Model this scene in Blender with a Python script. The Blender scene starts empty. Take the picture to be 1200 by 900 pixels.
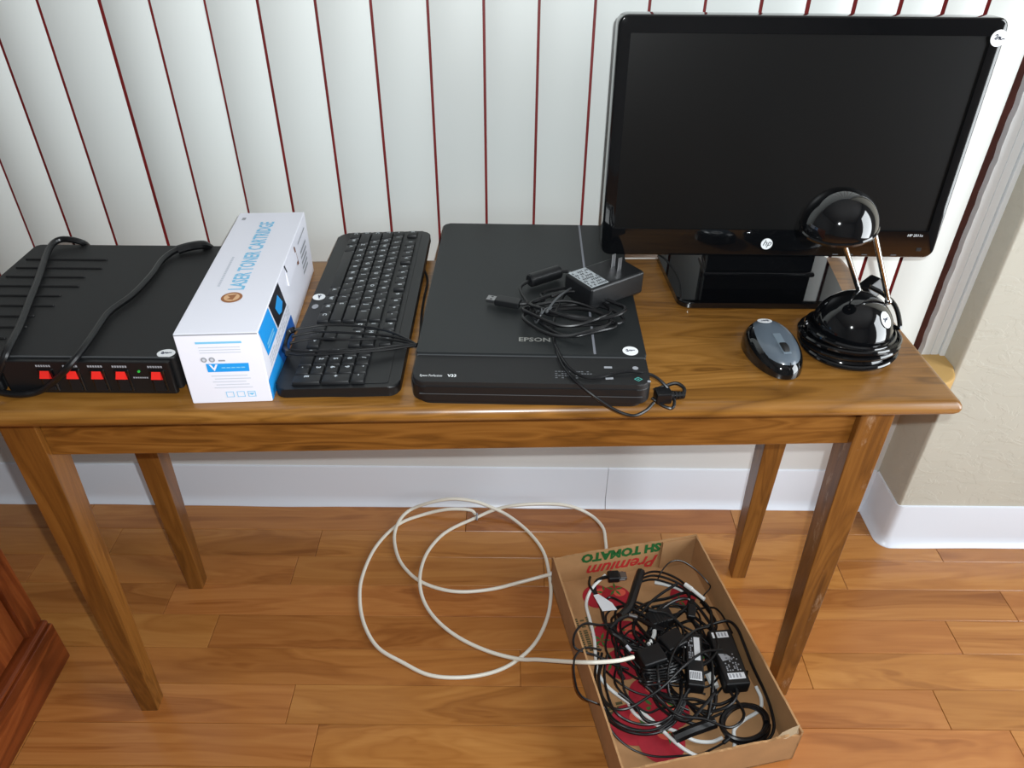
import bpy, bmesh, math, random
from mathutils import Vector, Matrix
random.seed(7)
SC = bpy.context.scene
COL = SC.collection

# ------------------------------------------------------------------ camera
FPX, PITCH, ROLL = 888.8, 0.6304, 0.0088
T = 0.6974                      # height of the table top
CAM = Vector((0, 0, T + 0.5506))
_c, _s = math.cos(PITCH), math.sin(PITCH)
FW = Vector((0, _c, -_s)); _u = Vector((0, _s, _c)); _r = Vector((1, 0, 0))
RT = _r * math.cos(ROLL) + _u * math.sin(ROLL)
UP = _u * math.cos(ROLL) - _r * math.sin(ROLL)
cam = bpy.data.cameras.new('camera'); cam_o = bpy.data.objects.new('camera', cam); COL.objects.link(cam_o)
cam.sensor_width = 36; cam.sensor_fit = 'HORIZONTAL'; cam.lens = FPX / 1200 * 36; cam.clip_start = 0.02
m = Matrix.Identity(4)
for i in range(3):
    m[i][0] = RT[i]; m[i][1] = UP[i]; m[i][2] = -FW[i]; m[i][3] = CAM[i]
cam_o.matrix_world = m
SC.camera = cam_o

# ------------------------------------------------------------------ light
SC.view_settings.view_transform = 'Standard'
SC.view_settings.look = 'None'
SC.view_settings.gamma = 1
SC.view_settings.exposure = 0.5
w = bpy.data.worlds.new('world'); SC.world = w; w.use_nodes = True
w.node_tree.nodes['Background'].inputs[0].default_value = (0.75, 0.85, 1, 1)
w.node_tree.nodes['Background'].inputs[1].default_value = 0.6

def area(name, loc, aim, sx, sy, power, col):
    l = bpy.data.lights.new(name, 'AREA'); l.shape = 'RECTANGLE'; l.size = sx; l.size_y = sy
    l.energy = power; l.color = col
    o = bpy.data.objects.new(name, l); COL.objects.link(o); o.location = loc
    o.rotation_euler = (Vector(aim) - Vector(loc)).to_track_quat('-Z', 'Y').to_euler()
    return o
# daylight coming in through the glazed door of the side wall
area('daylight_side', (1.86, 0.15, 1.15), (0.0, 0.15, 1.15), 1.0, 1.7, 33, (0.92, 0.97, 1.0))
# the camera's own flash, just above and to the right of the lens
fl = bpy.data.lights.new('flash', 'POINT'); fl.energy = 30.0; fl.shadow_soft_size = 0.006; fl.color = (0.93, 0.98, 1.0)
flo = bpy.data.objects.new('flash', fl); COL.objects.link(flo); flo.location = CAM + UP * 0.03 + RT * 0.03 - FW * 0.01

# ------------------------------------------------------------------ helpers
def ray(u, v): return RT * ((u - 600) / FPX) - UP * ((v - 450) / FPX) + FW
def G(u, v, z):                     # the point of a level z seen at a pixel
    d = ray(u, v); return CAM + d * ((z - CAM.z) / d.z)
def H(u, v, y):                     # the point of an upright plane y
    d = ray(u, v); return CAM + d * (y / d.y)

def catmull(P, n=8, closed=False):
    P = [Vector(p) for p in P]; out = []; N = len(P)
    rng = N if closed else N - 1
    for i in range(rng):
        p1 = P[i]; p2 = P[(i + 1) % N]
        p0 = P[(i - 1) % N] if (closed or i > 0) else p1 * 2 - p2
        p3 = P[(i + 2) % N] if (closed or i + 2 < N) else p2 * 2 - p1
        for k in range(n):
            t = k / n
            out.append(0.5 * ((2 * p1) + (p2 - p0) * t + (2 * p0 - 5 * p1 + 4 * p2 - p3) * t * t + (3 * p1 - p0 - 3 * p2 + p3) * t ** 3))
    if not closed: out.append(P[-1])
    return out

class MB:
    def __init__(s, M=None): s.v = []; s.f = []; s.M = M; s.wn = False
    def add(s, vs, fs, M=None):
        o = len(s.v)
        for p in vs:
            p = Vector(p)
            if M is not None: p = M @ p
            if s.M is not None: p = s.M @ p
            s.v.append(p[:])
        s.f += [tuple(i + o for i in f) for f in fs]
        return s
    def bm(s, b, M=None):
        b.verts.index_update()
        s.add([v.co for v in b.verts], [[v.index for v in f.verts] for f in b.faces], M); b.free(); return s
    def box(s, x0, x1, y0, y1, z0, z1, bev=0, seg=2, M=None, taper=None):
        b = bmesh.new(); bmesh.ops.create_cube(b, size=1)
        for v in b.verts:
            v.co = Vector((x0 + (v.co.x + .5) * (x1 - x0), y0 + (v.co.y + .5) * (y1 - y0), z0 + (v.co.z + .5) * (z1 - z0)))
        if taper:
            cx, cy = (x0 + x1) / 2, (y0 + y1) / 2
            for v in b.verts:
                if v.co.z > (z0 + z1) / 2: v.co.x = cx + (v.co.x - cx) * taper[0]; v.co.y = cy + (v.co.y - cy) * taper[1]
        if bev: s.wn = True
        if bev: bmesh.ops.bevel(b, geom=list(b.edges), offset=bev, segments=seg, profile=0.5, affect='EDGES')
        return s.bm(b, M)
    def prism(s, poly, z0, z1, bev=0, seg=2, M=None, vb=0, top_scale=None):
        b = bmesh.new(); n = len(poly)
        lo = [b.verts.new((p[0], p[1], z0)) for p in poly]
        if top_scale:
            cx = sum(p[0] for p in poly) / n; cy = sum(p[1] for p in poly) / n
            hi = [b.verts.new((cx + (p[0] - cx) * top_scale, cy + (p[1] - cy) * top_scale, z1)) for p in poly]
        else: hi = [b.verts.new((p[0], p[1], z1)) for p in poly]
        b.faces.new(lo[::-1]); b.faces.new(hi)
        for i in range(n): b.faces.new((lo[i], lo[(i + 1) % n], hi[(i + 1) % n], hi[i]))
        if bev:
            s.wn = True
            hs = set(hi); es = [e for e in b.edges if e.verts[0] in hs and e.verts[1] in hs]
            bmesh.ops.bevel(b, geom=es, offset=bev, segments=seg, profile=0.5, affect='EDGES')
        return s.bm(b, M)
    def lathe(s, prof, n=32, M=None, cap=True):
        vs = []; fs = []; k = len(prof)
        for i in range(n):
            a = 2 * math.pi * i / n
            for r, z in prof: vs.append((r * math.cos(a), r * math.sin(a), z))
        for i in range(n):
            j = (i + 1) % n
            for q in range(k - 1): fs.append((i * k + q, j * k + q, j * k + q + 1, i * k + q + 1))
        if cap:
            if prof[0][0] > 1e-6: fs.append([i * k for i in range(n)][::-1])
            if prof[-1][0] > 1e-6: fs.append([i * k + k - 1 for i in range(n)])
        return s.add(vs, fs, M)
    def cyl(s, a, b, r, n=16, r2=None, bev=0):
        a = Vector(a); b = Vector(b); d = b - a; L = d.length
        M = Matrix.Translation(a) @ d.to_track_quat('Z', 'Y').to_matrix().to_4x4()
        r2 = r if r2 is None else r2
        pr = [(max(r - bev, 1e-4), 0), (r, bev), (r2, L - bev), (max(r2 - bev, 1e-4), L)] if bev else [(r, 0), (r2, L)]
        return s.lathe(pr, n, M)
    def tube(s, P, r, n=8, sm=6, closed=False, flat=None):
        P = catmull(P, sm, closed) if sm else [Vector(p) for p in P]
        Q = [P[0]]
        for p in P[1:]:
            if (p - Q[-1]).length > 1e-5: Q.append(p)
        P = Q; N = len(P); vs = []; fs = []
        prev = None
        for i, p in enumerate(P):
            t = (P[(i + 1) % N] - P[i - 1]) if closed else (P[min(i + 1, N - 1)] - P[max(i - 1, 0)])
            if t.length < 1e-9: t = Vector((1, 0, 0))
            t.normalize()
            if prev is None:
                up = Vector((0, 0, 1)) if abs(t.z) < .9 else Vector((1, 0, 0))
                nx = t.cross(up).normalized()
            else:
                nx = prev - t * prev.dot(t)
                nx = nx.normalized() if nx.length > 1e-6 else t.cross(Vector((0, 0, 1))).normalized()
            prev = nx; ny = t.cross(nx)
            for k in range(n):
                a = 2 * math.pi * k / n
                if flat: vs.append(p + nx * math.cos(a) * r * flat[0] + ny * math.sin(a) * r * flat[1])
                else: vs.append(p + nx * math.cos(a) * r + ny * math.sin(a) * r)
        for i in range(N if closed else N - 1):
            j = (i + 1) % N
            for k in range(n):
                l = (k + 1) % n
                fs.append((i * n + k, i * n + l, j * n + l, j * n + k))
        if not closed:
            fs.append(tuple(range(n))[::-1]); fs.append(tuple((N - 1) * n + k for k in range(n)))
        return s.add(vs, fs)
    def sphere(s, c, r, n=24, m=12, z0=-1, z1=1, M=None):      # part of a ball between two z fractions
        a0, a1 = math.asin(z0), math.asin(z1)
        pr = [(max(r * math.cos(a0 + (a1 - a0) * i / m), 1e-5 if True else 0), r * math.sin(a0 + (a1 - a0) * i / m)) for i in range(m + 1)]
        return s.lathe(pr, n, (M or Matrix.Identity(4)) if c is None else Matrix.Translation(c) @ (M or Matrix.Identity(4)))
    def mesh(s, name, smooth=35):
        me = bpy.data.meshes.new(name); me.from_pydata(s.v, [], s.f); me.update()
        b = bmesh.new(); b.from_mesh(me); bmesh.ops.recalc_face_normals(b, faces=b.faces); b.to_mesh(me); b.free()
        if smooth:
            me.polygons.foreach_set('use_smooth', [True] * len(me.polygons))
            me.set_sharp_from_angle(angle=math.radians(smooth))
        return me
    def build(s, name, mat, parent=None, smooth=35, label=None):
        o = link(name, s.mesh(name, smooth), mat, parent, label)
        if s.wn and smooth:
            wm = o.modifiers.new('even_faces', 'WEIGHTED_NORMAL'); wm.keep_sharp = True; wm.weight = 100
        return o

def link(name, me, mat, parent=None, label=None):
    o = bpy.data.objects.new(name, me); COL.objects.link(o)
    if mat is not None and not me.materials: me.materials.append(mat)
    if parent is not None: o.parent = parent
    if label: o['label'] = label
    return o
def tag(o, label, cat, group=None):
    o['label'] = label; o['category'] = cat
    if group: o['group'] = group
    return o
def struct(o, label=None):
    o['kind'] = 'structure'
    if label: o['label'] = label
    return o
def thing(name, label, cat, loc=(0, 0, 0), rz=0, group=None):
    o = bpy.data.objects.new(name, None); COL.objects.link(o); o.location = loc; o.rotation_euler = (0, 0, rz)
    o.empty_display_size = 0.02
    return tag(o, label, cat, group)
def sub(o):                          # world matrix of an unparented empty, inverted
    return (Matrix.Translation(o.location) @ Matrix.Rotation(o.rotation_euler[2], 4, 'Z')).inverted()
def rrect(x0, x1, y0, y1, r, n=5):
    if not isinstance(r, (tuple, list)): r = (r,) * 4
    out = []
    for (cx, cy, a, q) in ((x1 - r[0], y1 - r[0], 0, r[0]), (x0 + r[1], y1 - r[1], 90, r[1]), (x0 + r[2], y0 + r[2], 180, r[2]), (x1 - r[3], y0 + r[3], 270, r[3])):
        for k in range(n + 1):
            t = math.radians(a + 90 * k / n); out.append((cx + q * math.cos(t), cy + q * math.sin(t)))
    return out
def text_mb(mb, s, size, M, align='LEFT', shear=0, bold=0, sx=1):
    cu = bpy.data.curves.new('t', 'FONT'); cu.body = s; cu.size = size; cu.align_x = align; cu.shear = shear
    cu.offset = bold; cu.resolution_u = 2; cu.fill_mode = 'FRONT'
    o = bpy.data.objects.new('t', cu); COL.objects.link(o)
    bpy.context.view_layer.update()
    me = bpy.data.meshes.new_from_object(o.evaluated_get(bpy.context.evaluated_depsgraph_get()))
    mb.add([(v.co.x * sx, v.co.y, v.co.z) for v in me.vertices], [tuple(p.vertices) for p in me.polygons], M)
    bpy.data.objects.remove(o); bpy.data.curves.remove(cu); bpy.data.meshes.remove(me)
    return mb
def frame(o, x, y):                  # matrix with given origin, x and y directions
    x = Vector(x).normalized(); y = Vector(y); y = (y - x * y.dot(x)).normalized(); z = x.cross(y)
    M = Matrix.Identity(4)
    for i in range(3): M[i][0] = x[i]; M[i][1] = y[i]; M[i][2] = z[i]; M[i][3] = o[i]
    return M
def flat(mb, poly, M, z=0):          # a flat printed patch
    return mb.add([(p[0], p[1], z) for p in poly], [tuple(range(len(poly)))], M)
def rect(x0, x1, y0, y1): return [(x0, y0), (x1, y0), (x1, y1), (x0, y1)]
def disc(cx, cy, r, n=20, ry=None): return [(cx + r * math.cos(2 * math.pi * i / n), cy + (ry or r) * math.sin(2 * math.pi * i / n)) for i in range(n)]

# ------------------------------------------------------------------ materials
def srgb(r, g, b): return tuple(((c / 255) / 12.92 if c / 255 <= .04045 else ((c / 255 + .055) / 1.055) ** 2.4) for c in (r, g, b)) + (1,)
def pm(name, col, rough=.5, metal=0, spec=.5, coat=0, bump=None, vary=0, vscale=30, emit=None):
    ma = bpy.data.materials.new(name); ma.use_nodes = True; nt = ma.node_tree; b = nt.nodes['Principled BSDF']
    b.inputs['Base Color'].default_value = col; b.inputs['Roughness'].default_value = rough; b.inputs['Metallic'].default_value = metal
    b.inputs['Specular IOR Level'].default_value = spec; b.inputs['Coat Weight'].default_value = coat; b.inputs['Coat Roughness'].default_value = .05
    tc = nt.nodes.new('ShaderNodeTexCoord')
    if vary:
        n = nt.nodes.new('ShaderNodeTexNoise'); n.inputs['Scale'].default_value = vscale; n.inputs['Detail'].default_value = 4
        nt.links.new(tc.outputs['Object'], n.inputs['Vector'])
        r = nt.nodes.new('ShaderNodeValToRGB'); r.color_ramp.elements[0].position = .3; r.color_ramp.elements[1].position = .7
        r.color_ramp.elements[0].color = tuple(c * (1 - vary) for c in col[:3]) + (1,); r.color_ramp.elements[1].color = tuple(min(1, c * (1 + vary)) for c in col[:3]) + (1,)
        nt.links.new(n.outputs['Fac'], r.inputs['Fac']); nt.links.new(r.outputs['Color'], b.inputs['Base Color'])
    if bump:
        n = nt.nodes.new('ShaderNodeTexNoise'); n.inputs['Scale'].default_value = bump[0]; n.inputs['Detail'].default_value = 3
        nt.links.new(tc.outputs['Object'], n.inputs['Vector'])
        bp = nt.nodes.new('ShaderNodeBump'); bp.inputs['Strength'].default_value = bump[1]; bp.inputs['Distance'].default_value = bump[2]
        nt.links.new(n.outputs['Fac'], bp.inputs['Height']); nt.links.new(bp.outputs['Normal'], b.inputs['Normal'])
    return ma
def wood(name, dark, mid, light, axis='X', rough=.35, scale=1.0, tint=0.0, pores=.5, scuff=False, cath=.45, rings=9, hue=.01):
    ma = bpy.data.materials.new(name); ma.use_nodes = True; nt = ma.node_tree; N = nt.nodes; L = nt.links
    b = N['Principled BSDF']; b.inputs['Roughness'].default_value = rough; b.inputs['Coat Weight'].default_value = .25; b.inputs['Coat Roughness'].default_value = .18
    tc = N.new('ShaderNodeTexCoord'); oi = N.new('ShaderNodeObjectInfo')
    off = N.new('ShaderNodeVectorMath'); off.operation = 'MULTIPLY_ADD'
    cmb = N.new('ShaderNodeCombineXYZ')
    for i in range(3): L.new(oi.outputs['Random'], cmb.inputs[i])
    off.inputs[1].default_value = (13.7, 7.3, 5.1); L.new(cmb.outputs[0], off.inputs[0]); L.new(tc.outputs['Object'], off.inputs[2])
    def mp(sa, sb):
        q = N.new('ShaderNodeMapping'); k = [sb, sb, sb]; k['XYZ'.index(axis)] = sa; q.inputs['Scale'].default_value = k
        L.new(off.outputs[0], q.inputs['Vector']); return q.outputs[0]
    n1 = N.new('ShaderNodeTexNoise'); n1.inputs['Scale'].default_value = 1; n1.inputs['Detail'].default_value = 3; n1.inputs['Distortion'].default_value = 1.2
    L.new(mp(2.2 * scale, 16 * scale), n1.inputs['Vector'])
    # cathedral figure: bands of the slow noise
    mul = N.new('ShaderNodeMath'); mul.operation = 'MULTIPLY'; mul.inputs[1].default_value = rings; L.new(n1.outputs['Fac'], mul.inputs[0])
    pp = N.new('ShaderNodeMath'); pp.operation = 'PINGPONG'; pp.inputs[1].default_value = 1; L.new(mul.outputs[0], pp.inputs[0])
    n2 = N.new('ShaderNodeTexNoise'); n2.inputs['Scale'].default_value = 1; n2.inputs['Detail'].default_value = 5; n2.inputs['Roughness'].default_value = .7
    L.new(mp(12 * scale, 380 * scale), n2.inputs['Vector'])
    mx = N.new('ShaderNodeMix'); mx.data_type = 'FLOAT'; mx.inputs[0].default_value = pores; L.new(pp.outputs[0], mx.inputs[2]); L.new(n2.outputs['Fac'], mx.inputs[3])
    m3 = N.new('ShaderNodeMix'); m3.data_type = 'FLOAT'; m3.inputs[0].default_value = cath; L.new(n1.outputs['Fac'], m3.inputs[2]); L.new(mx.outputs[0], m3.inputs[3])
    r = N.new('ShaderNodeValToRGB'); e = r.color_ramp.elements; e[0].position = .28; e[0].color = dark; e[1].position = .72; e[1].color = light
    q = r.color_ramp.elements.new(.5); q.color = mid; L.new(m3.outputs[0], r.inputs['Fac'])
    out = r.outputs['Color']
    if tint:
        hs = N.new('ShaderNodeHueSaturation'); mr = N.new('ShaderNodeMapRange'); mr.inputs[3].default_value = 1 - tint; mr.inputs[4].default_value = 1 + tint
        L.new(oi.outputs['Random'], mr.inputs[0]); L.new(mr.outputs[0], hs.inputs['Value']); L.new(out, hs.inputs['Color'])
        m2 = N.new('ShaderNodeMath'); m2.operation = 'MULTIPLY'; m2.inputs[1].default_value = 7.77; L.new(oi.outputs['Random'], m2.inputs[0])
        fr = N.new('ShaderNodeMath'); fr.operation = 'FRACT'; L.new(m2.outputs[0], fr.inputs[0])
        mr2 = N.new('ShaderNodeMapRange'); mr2.inputs[3].default_value = .5 - hue; mr2.inputs[4].default_value = .5 + hue; L.new(fr.outputs[0], mr2.inputs[0]); L.new(mr2.outputs[0], hs.inputs['Hue'])
        out = hs.outputs['Color']
    if scuff:
        n4 = N.new('ShaderNodeTexNoise'); n4.inputs['Scale'].default_value = 1; n4.inputs['Detail'].default_value = 6; n4.inputs['Roughness'].default_value = .75; L.new(mp(14, 45), n4.inputs['Vector'])
        rr = N.new('ShaderNodeValToRGB'); rr.color_ramp.elements[0].position = .58; rr.color_ramp.elements[1].position = .75; rr.color_ramp.elements[1].color = (.6, .6, .6, 1); L.new(n4.outputs['Fac'], rr.inputs['Fac'])
        mc = N.new('ShaderNodeMix'); mc.data_type = 'RGBA'; L.new(rr.outputs['Color'], mc.inputs[0]); L.new(out, mc.inputs[6]); mc.inputs[7].default_value = (.55, .42, .30, 1); out = mc.outputs[2]
    L.new(out, b.inputs['Base Color'])
    bp = N.new('ShaderNodeBump'); bp.inputs['Strength'].default_value = .12; bp.inputs['Distance'].default_value = .0008; L.new(n2.outputs['Fac'], bp.inputs['Height']); L.new(bp.outputs['Normal'], b.inputs['Normal'])
    return ma

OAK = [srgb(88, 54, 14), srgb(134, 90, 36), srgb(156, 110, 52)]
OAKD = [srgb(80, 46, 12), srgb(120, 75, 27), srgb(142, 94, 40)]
M = {}
M['oak_x'] = wood('oak_x', *OAK, axis='X', rough=.32, rings=16, pores=.62)
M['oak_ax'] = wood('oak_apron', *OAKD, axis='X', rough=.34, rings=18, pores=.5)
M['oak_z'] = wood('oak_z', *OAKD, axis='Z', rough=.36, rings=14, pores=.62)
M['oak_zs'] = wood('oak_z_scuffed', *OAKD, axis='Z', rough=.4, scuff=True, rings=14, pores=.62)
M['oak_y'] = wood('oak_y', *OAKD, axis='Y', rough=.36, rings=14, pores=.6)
M['floor'] = wood('honey_floor', srgb(136, 80, 34), srgb(170, 110, 54), srgb(188, 129, 69), axis='X', rough=.27, tint=.10, pores=.55, scale=.8, cath=.28, rings=15, hue=.004)
M['cherry_z'] = wood('cherry_z', srgb(78, 32, 12), srgb(116, 54, 22), srgb(144, 76, 36), axis='Z', rough=.3)
M['cherry_y'] = wood('cherry_y', srgb(78, 32, 12), srgb(116, 54, 22), srgb(144, 76, 36), axis='Y', rough=.3)
M['blind'] = pm('blind_vinyl', srgb(222, 226, 223), .45, bump=(60, .04, .001))
M['red'] = pm('dark_red_paint', srgb(132, 34, 34), .5, vary=.2, vscale=12)
M['brown'] = pm('brown_frame', srgb(74, 34, 26), .6, vary=.3, vscale=25)
M['plaster'] = pm('plaster', srgb(192, 189, 176), .8, vary=.03, vscale=6)
nt_ = M['plaster'].node_tree; tc_ = nt_.nodes.new('ShaderNodeTexCoord'); bn_ = []
for sc__, di__, p0__, p1__ in ((9, 2.2, .50, .54), (17, 1.6, .53, .57), (60, .5, .3, .8)):
    n_ = nt_.nodes.new('ShaderNodeTexNoise'); n_.inputs['Scale'].default_value = sc__; n_.inputs['Detail'].default_value = 4; n_.inputs['Distortion'].default_value = di__
    mp_ = nt_.nodes.new('ShaderNodeMapping'); mp_.inputs['Scale'].default_value = (1, 1, 1.8); nt_.links.new(tc_.outputs['Object'], mp_.inputs['Vector']); nt_.links.new(mp_.outputs[0], n_.inputs['Vector'])
    r_ = nt_.nodes.new('ShaderNodeMapRange'); r_.inputs[1].default_value = p0__; r_.inputs[2].default_value = p1__; nt_.links.new(n_.outputs['Fac'], r_.inputs[0]); bn_.append(r_)
ad_ = nt_.nodes.new('ShaderNodeMath'); nt_.links.new(bn_[0].outputs[0], ad_.inputs[0]); nt_.links.new(bn_[1].outputs[0], ad_.inputs[1])
ml_ = nt_.nodes.new('ShaderNodeMath'); ml_.operation = 'MULTIPLY_ADD'; ml_.inputs[1].default_value = .25; nt_.links.new(bn_[2].outputs[0], ml_.inputs[0]); nt_.links.new(ad_.outputs[0], ml_.inputs[2])
bp_ = nt_.nodes.new('ShaderNodeBump'); bp_.inputs['Strength'].default_value = .2; bp_.inputs['Distance'].default_value = .0018; nt_.links.new(ml_.outputs[0], bp_.inputs['Height']); nt_.links.new(bp_.outputs['Normal'], nt_.nodes['Principled BSDF'].inputs['Normal'])
M['wall'] = pm('wall_white', srgb(214, 214, 212), .75, bump=(40, .15, .002))
M['room'] = pm('room_paint', srgb(128, 128, 128), .85, bump=(40, .1, .002))
M['vinyl'] = pm('base_vinyl', srgb(224, 229, 238), .32)
M['jamb'] = pm('jamb_white', srgb(232, 236, 238), .4)
M['sill'] = pm('sill_tan', srgb(196, 158, 96), .6)
M['blk'] = pm('black_plastic', srgb(17, 18, 20), .42, bump=(900, .12, .0003))
M['blk_matte'] = pm('black_matte', srgb(19, 19, 20), .58, bump=(1400, .2, .0003))
M['blk_gloss'] = pm('black_gloss', srgb(10, 11, 13), .06, coat=.6)
M['blk_soft'] = pm('black_cord', srgb(14, 14, 16), .34)
M['dark_lid'] = pm('scanner_lid', srgb(26, 29, 30), .5, bump=(1600, .15, .0003))
M['screen'] = pm('screen', srgb(13, 13, 13), .36, spec=.22)
M['key'] = pm('key_black', srgb(22, 23, 25), .45)
M['legend'] = pm('legend_white', srgb(190, 196, 200), .5)
M['print_w'] = pm('print_white', srgb(225, 228, 230), .5)
M['print_g'] = pm('print_grey', srgb(150, 152, 158), .5)
M['print_lg'] = pm('print_light_grey', srgb(196, 200, 210), .5)
M['print_b'] = pm('print_blue', srgb(30, 150, 226), .4)
M['print_lb'] = pm('print_light_blue', srgb(120, 190, 226), .4)
M['print_db'] = pm('print_dark_blue', srgb(20, 96, 180), .4)
M['print_k'] = pm('print_black', srgb(24, 24, 34), .4)
M['print_t'] = pm('print_teal', srgb(80, 170, 160), .5)
M['print_o'] = pm('print_bronze', srgb(150, 92, 44), .4)
M['print_ol'] = pm('print_pale_bronze', srgb(216, 172, 128), .4)
M['carton'] = pm('white_carton', srgb(228, 228, 238), .38)
M['slit'] = pm('carton_slit', srgb(110, 62, 34), .8)
M['stick'] = pm('sticker_white', srgb(236, 238, 240), .5)
M['ink'] = pm('ink', srgb(52, 56, 74), .6)
M['redsw'] = pm('switch_red', srgb(226, 40, 32), .35)
M['chrome'] = pm('chrome', srgb(200, 200, 200), .12, metal=1)
M['steel'] = pm('steel', srgb(170, 170, 172), .28, metal=1)
M['brass'] = pm('brass', srgb(190, 160, 100), .3, metal=1)
M['silver'] = pm('silver_print', srgb(128, 130, 138), .45, metal=.2)
M['silverd'] = pm('silver_lettering', srgb(140, 140, 136), .4, metal=.3)
M['seam'] = pm('seam', srgb(70, 72, 74), .5)
M['seam_l'] = pm('print_dim', srgb(98, 100, 104), .5)
M['slate'] = pm('mouse_slate', srgb(86, 96, 106), .34, coat=.3)
M['slate_l'] = pm('mouse_slate_channel', srgb(104, 116, 126), .4)
M['label'] = pm('adapter_label', srgb(168, 174, 178), .45, vary=.25, vscale=300)
M['labelw'] = pm('label_white', srgb(214, 216, 220), .5)
M['kraft'] = pm('kraft_card', srgb(176, 134, 90), .8, vary=.08, vscale=25)
M['kraft_in'] = pm('kraft_card_inner', srgb(170, 128, 86), .8, vary=.08, vscale=25)
M['torn'] = pm('torn_card', srgb(206, 180, 146), .9, vary=.1, vscale=60)
M['tomato'] = pm('print_tomato', srgb(160, 28, 44), .6, vary=.12, vscale=60)
M['tomato_hi'] = pm('print_tomato_light', srgb(206, 84, 66), .6)
M['leaf'] = pm('print_leaf', srgb(58, 104, 44), .6)
M['pgreen'] = pm('print_green', srgb(24, 96, 44), .6)
M['pred'] = pm('print_red', srgb(190, 44, 44), .6)
M['polive'] = pm('print_olive', srgb(140, 128, 66), .7)
M['pdark'] = pm('print_dark_olive', srgb(78, 74, 46), .7)
M['coax'] = pm('cable_white', srgb(232, 228, 214), .4)
M['coax2'] = pm('cable_white_cool', srgb(226, 228, 226), .4)
M['led'] = pm('led_green', srgb(50, 190, 70), .3)

def sticker(parent, c, nrm, r=.0095, ry=None, scribble=None, up=(0, 1, 0)):
    """a round paper price sticker with a pen mark"""
    nrm = Vector(nrm).normalized(); x = Vector(up).cross(nrm).normalized(); y = nrm.cross(x)
    F = frame(c, x, y)
    st = MB().prism(disc(0, 0, r, 28, ry), 0, .0004, M=F).build('price_sticker', M['stick'], parent, label='small round white paper sticker')
    mb = MB()
    pts = scribble or [(-.55, .1), (-.4, .3), (-.3, .05), (-.5, -.15), (-.25, -.15), (-.05, .2), (.05, -.1), (.15, .2), (.2, -.05), (.3, .12), (.6, .12)]
    mb.tube([F @ Vector((p[0] * r, p[1] * (ry or r), .0006)) for p in pts], r * .06, 4, 2)
    mb.build('pen_mark', M['ink'], st)
    return st

# ------------------------------------------------------------------ room shell
XL, XR, YR, ZC = -2.2, 1.9, -2.4, 2.45
WY = 1.246                            # window wall
PXW, PYW = 0.812, 1.138               # the projecting wall at the right: its corner
fl_o = MB().box(XL, XR, YR, WY + .1, -.05, -.012).build('floor', M['floor'], None, 0); struct(fl_o, 'honey coloured hardwood floor of short strips')
rows = []
yb = [.710 + .0747 * k for k in range(-6, 8)]
cuts = {7: [], }
known = {  # joints read along each strip (strip starting at this index of yb)
    4: [-1.05, .10], 5: [-.328, .25, .864], 6: [-.386, .18, .764], 7: [-.9, .02, .549], 8: [-.57, .30, .855], 9: [-.682, .20, 1.0],
    10: [-.45, .07, .69], 11: [-.415, .33, .92], 12: [-.95, -.1, .5]}
pcache = {}
for i in range(len(yb) - 1):
    xs = sorted(known.get(i, [random.uniform(-.9, -.5), random.uniform(-.2, .2), random.uniform(.5, .9)]))
    while xs[0] > XL + .5: xs.insert(0, xs[0] - random.uniform(.38, .62))
    while xs[-1] < XR - .5: xs.append(xs[-1] + random.uniform(.38, .62))
    xs = [XL] + xs + [XR]
    y1 = yb[i + 1] if i < len(yb) - 2 else WY
    for a, b_ in zip(xs[:-1], xs[1:]):
        L = b_ - a; W = min(y1, WY) - yb[i]
        me = MB().box(-L / 2 + .0004, L / 2 - .0004, -W / 2 + .0003, W / 2 - .0003, -.012, 0, .0007, 1).mesh('plank', 30)
        o = link('plank', me, M['floor'], fl_o); o.location = ((a + b_) / 2, yb[i] + W / 2, 0)
# rest of the floor (behind the camera): one sheet at the same level
o = MB().box(XL, XR, YR, yb[0] - .0004, -.012, 0).build('plank_field', M['floor'], fl_o, 0); o['kind'] = 'stuff'

WZ0, WZ1, WX0, WX1 = .43, 2.15, -1.75, PXW
wb = MB()
wb.box(XL, PXW + .05, WY, WY + .12, 0, WZ0); wb.box(XL, PXW + .05, WY, WY + .12, WZ1, ZC); wb.box(XL, WX0, WY, WY + .12, WZ0, WZ1)
struct(wb.build('wall_back', M['wall'], None, 0), 'white wall under the window behind the table')
pw = MB()
n = 9
pw.box(PXW, XR, PYW, WY + .12, 0, ZC, .006, 3)
struct(pw.build('wall_right', M['plaster'], None), 'cream skip-trowel plaster wall beside the window')
struct(MB().box(XL - .1, XL, YR, WY + .1, 0, ZC).build('wall_left', M['room'], None, 0), 'plain painted wall on the left')
wr = MB(); x0, x1 = XR, XR + .1
wr.box(x0, x1, YR, -.4, 0, ZC); wr.box(x0, x1, .7, WY, 0, ZC); wr.box(x0, x1, -.4, .7, 0, .25); wr.box(x0, x1, -.4, .7, 2.05, ZC)
struct(wr.build('wall_side', M['room'], None, 0), 'plain painted side wall with a window opening')
struct(MB().box(XL, XR, YR - .1, YR, 0, ZC).build('wall_rear', M['room'], None, 0), 'plain painted wall behind the viewer')
struct(MB().box(XL - .1, XR + .1, YR - .1, WY + .12, ZC, ZC + .05).build('ceiling', M['room'], None, 0), 'plain painted ceiling')
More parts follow.
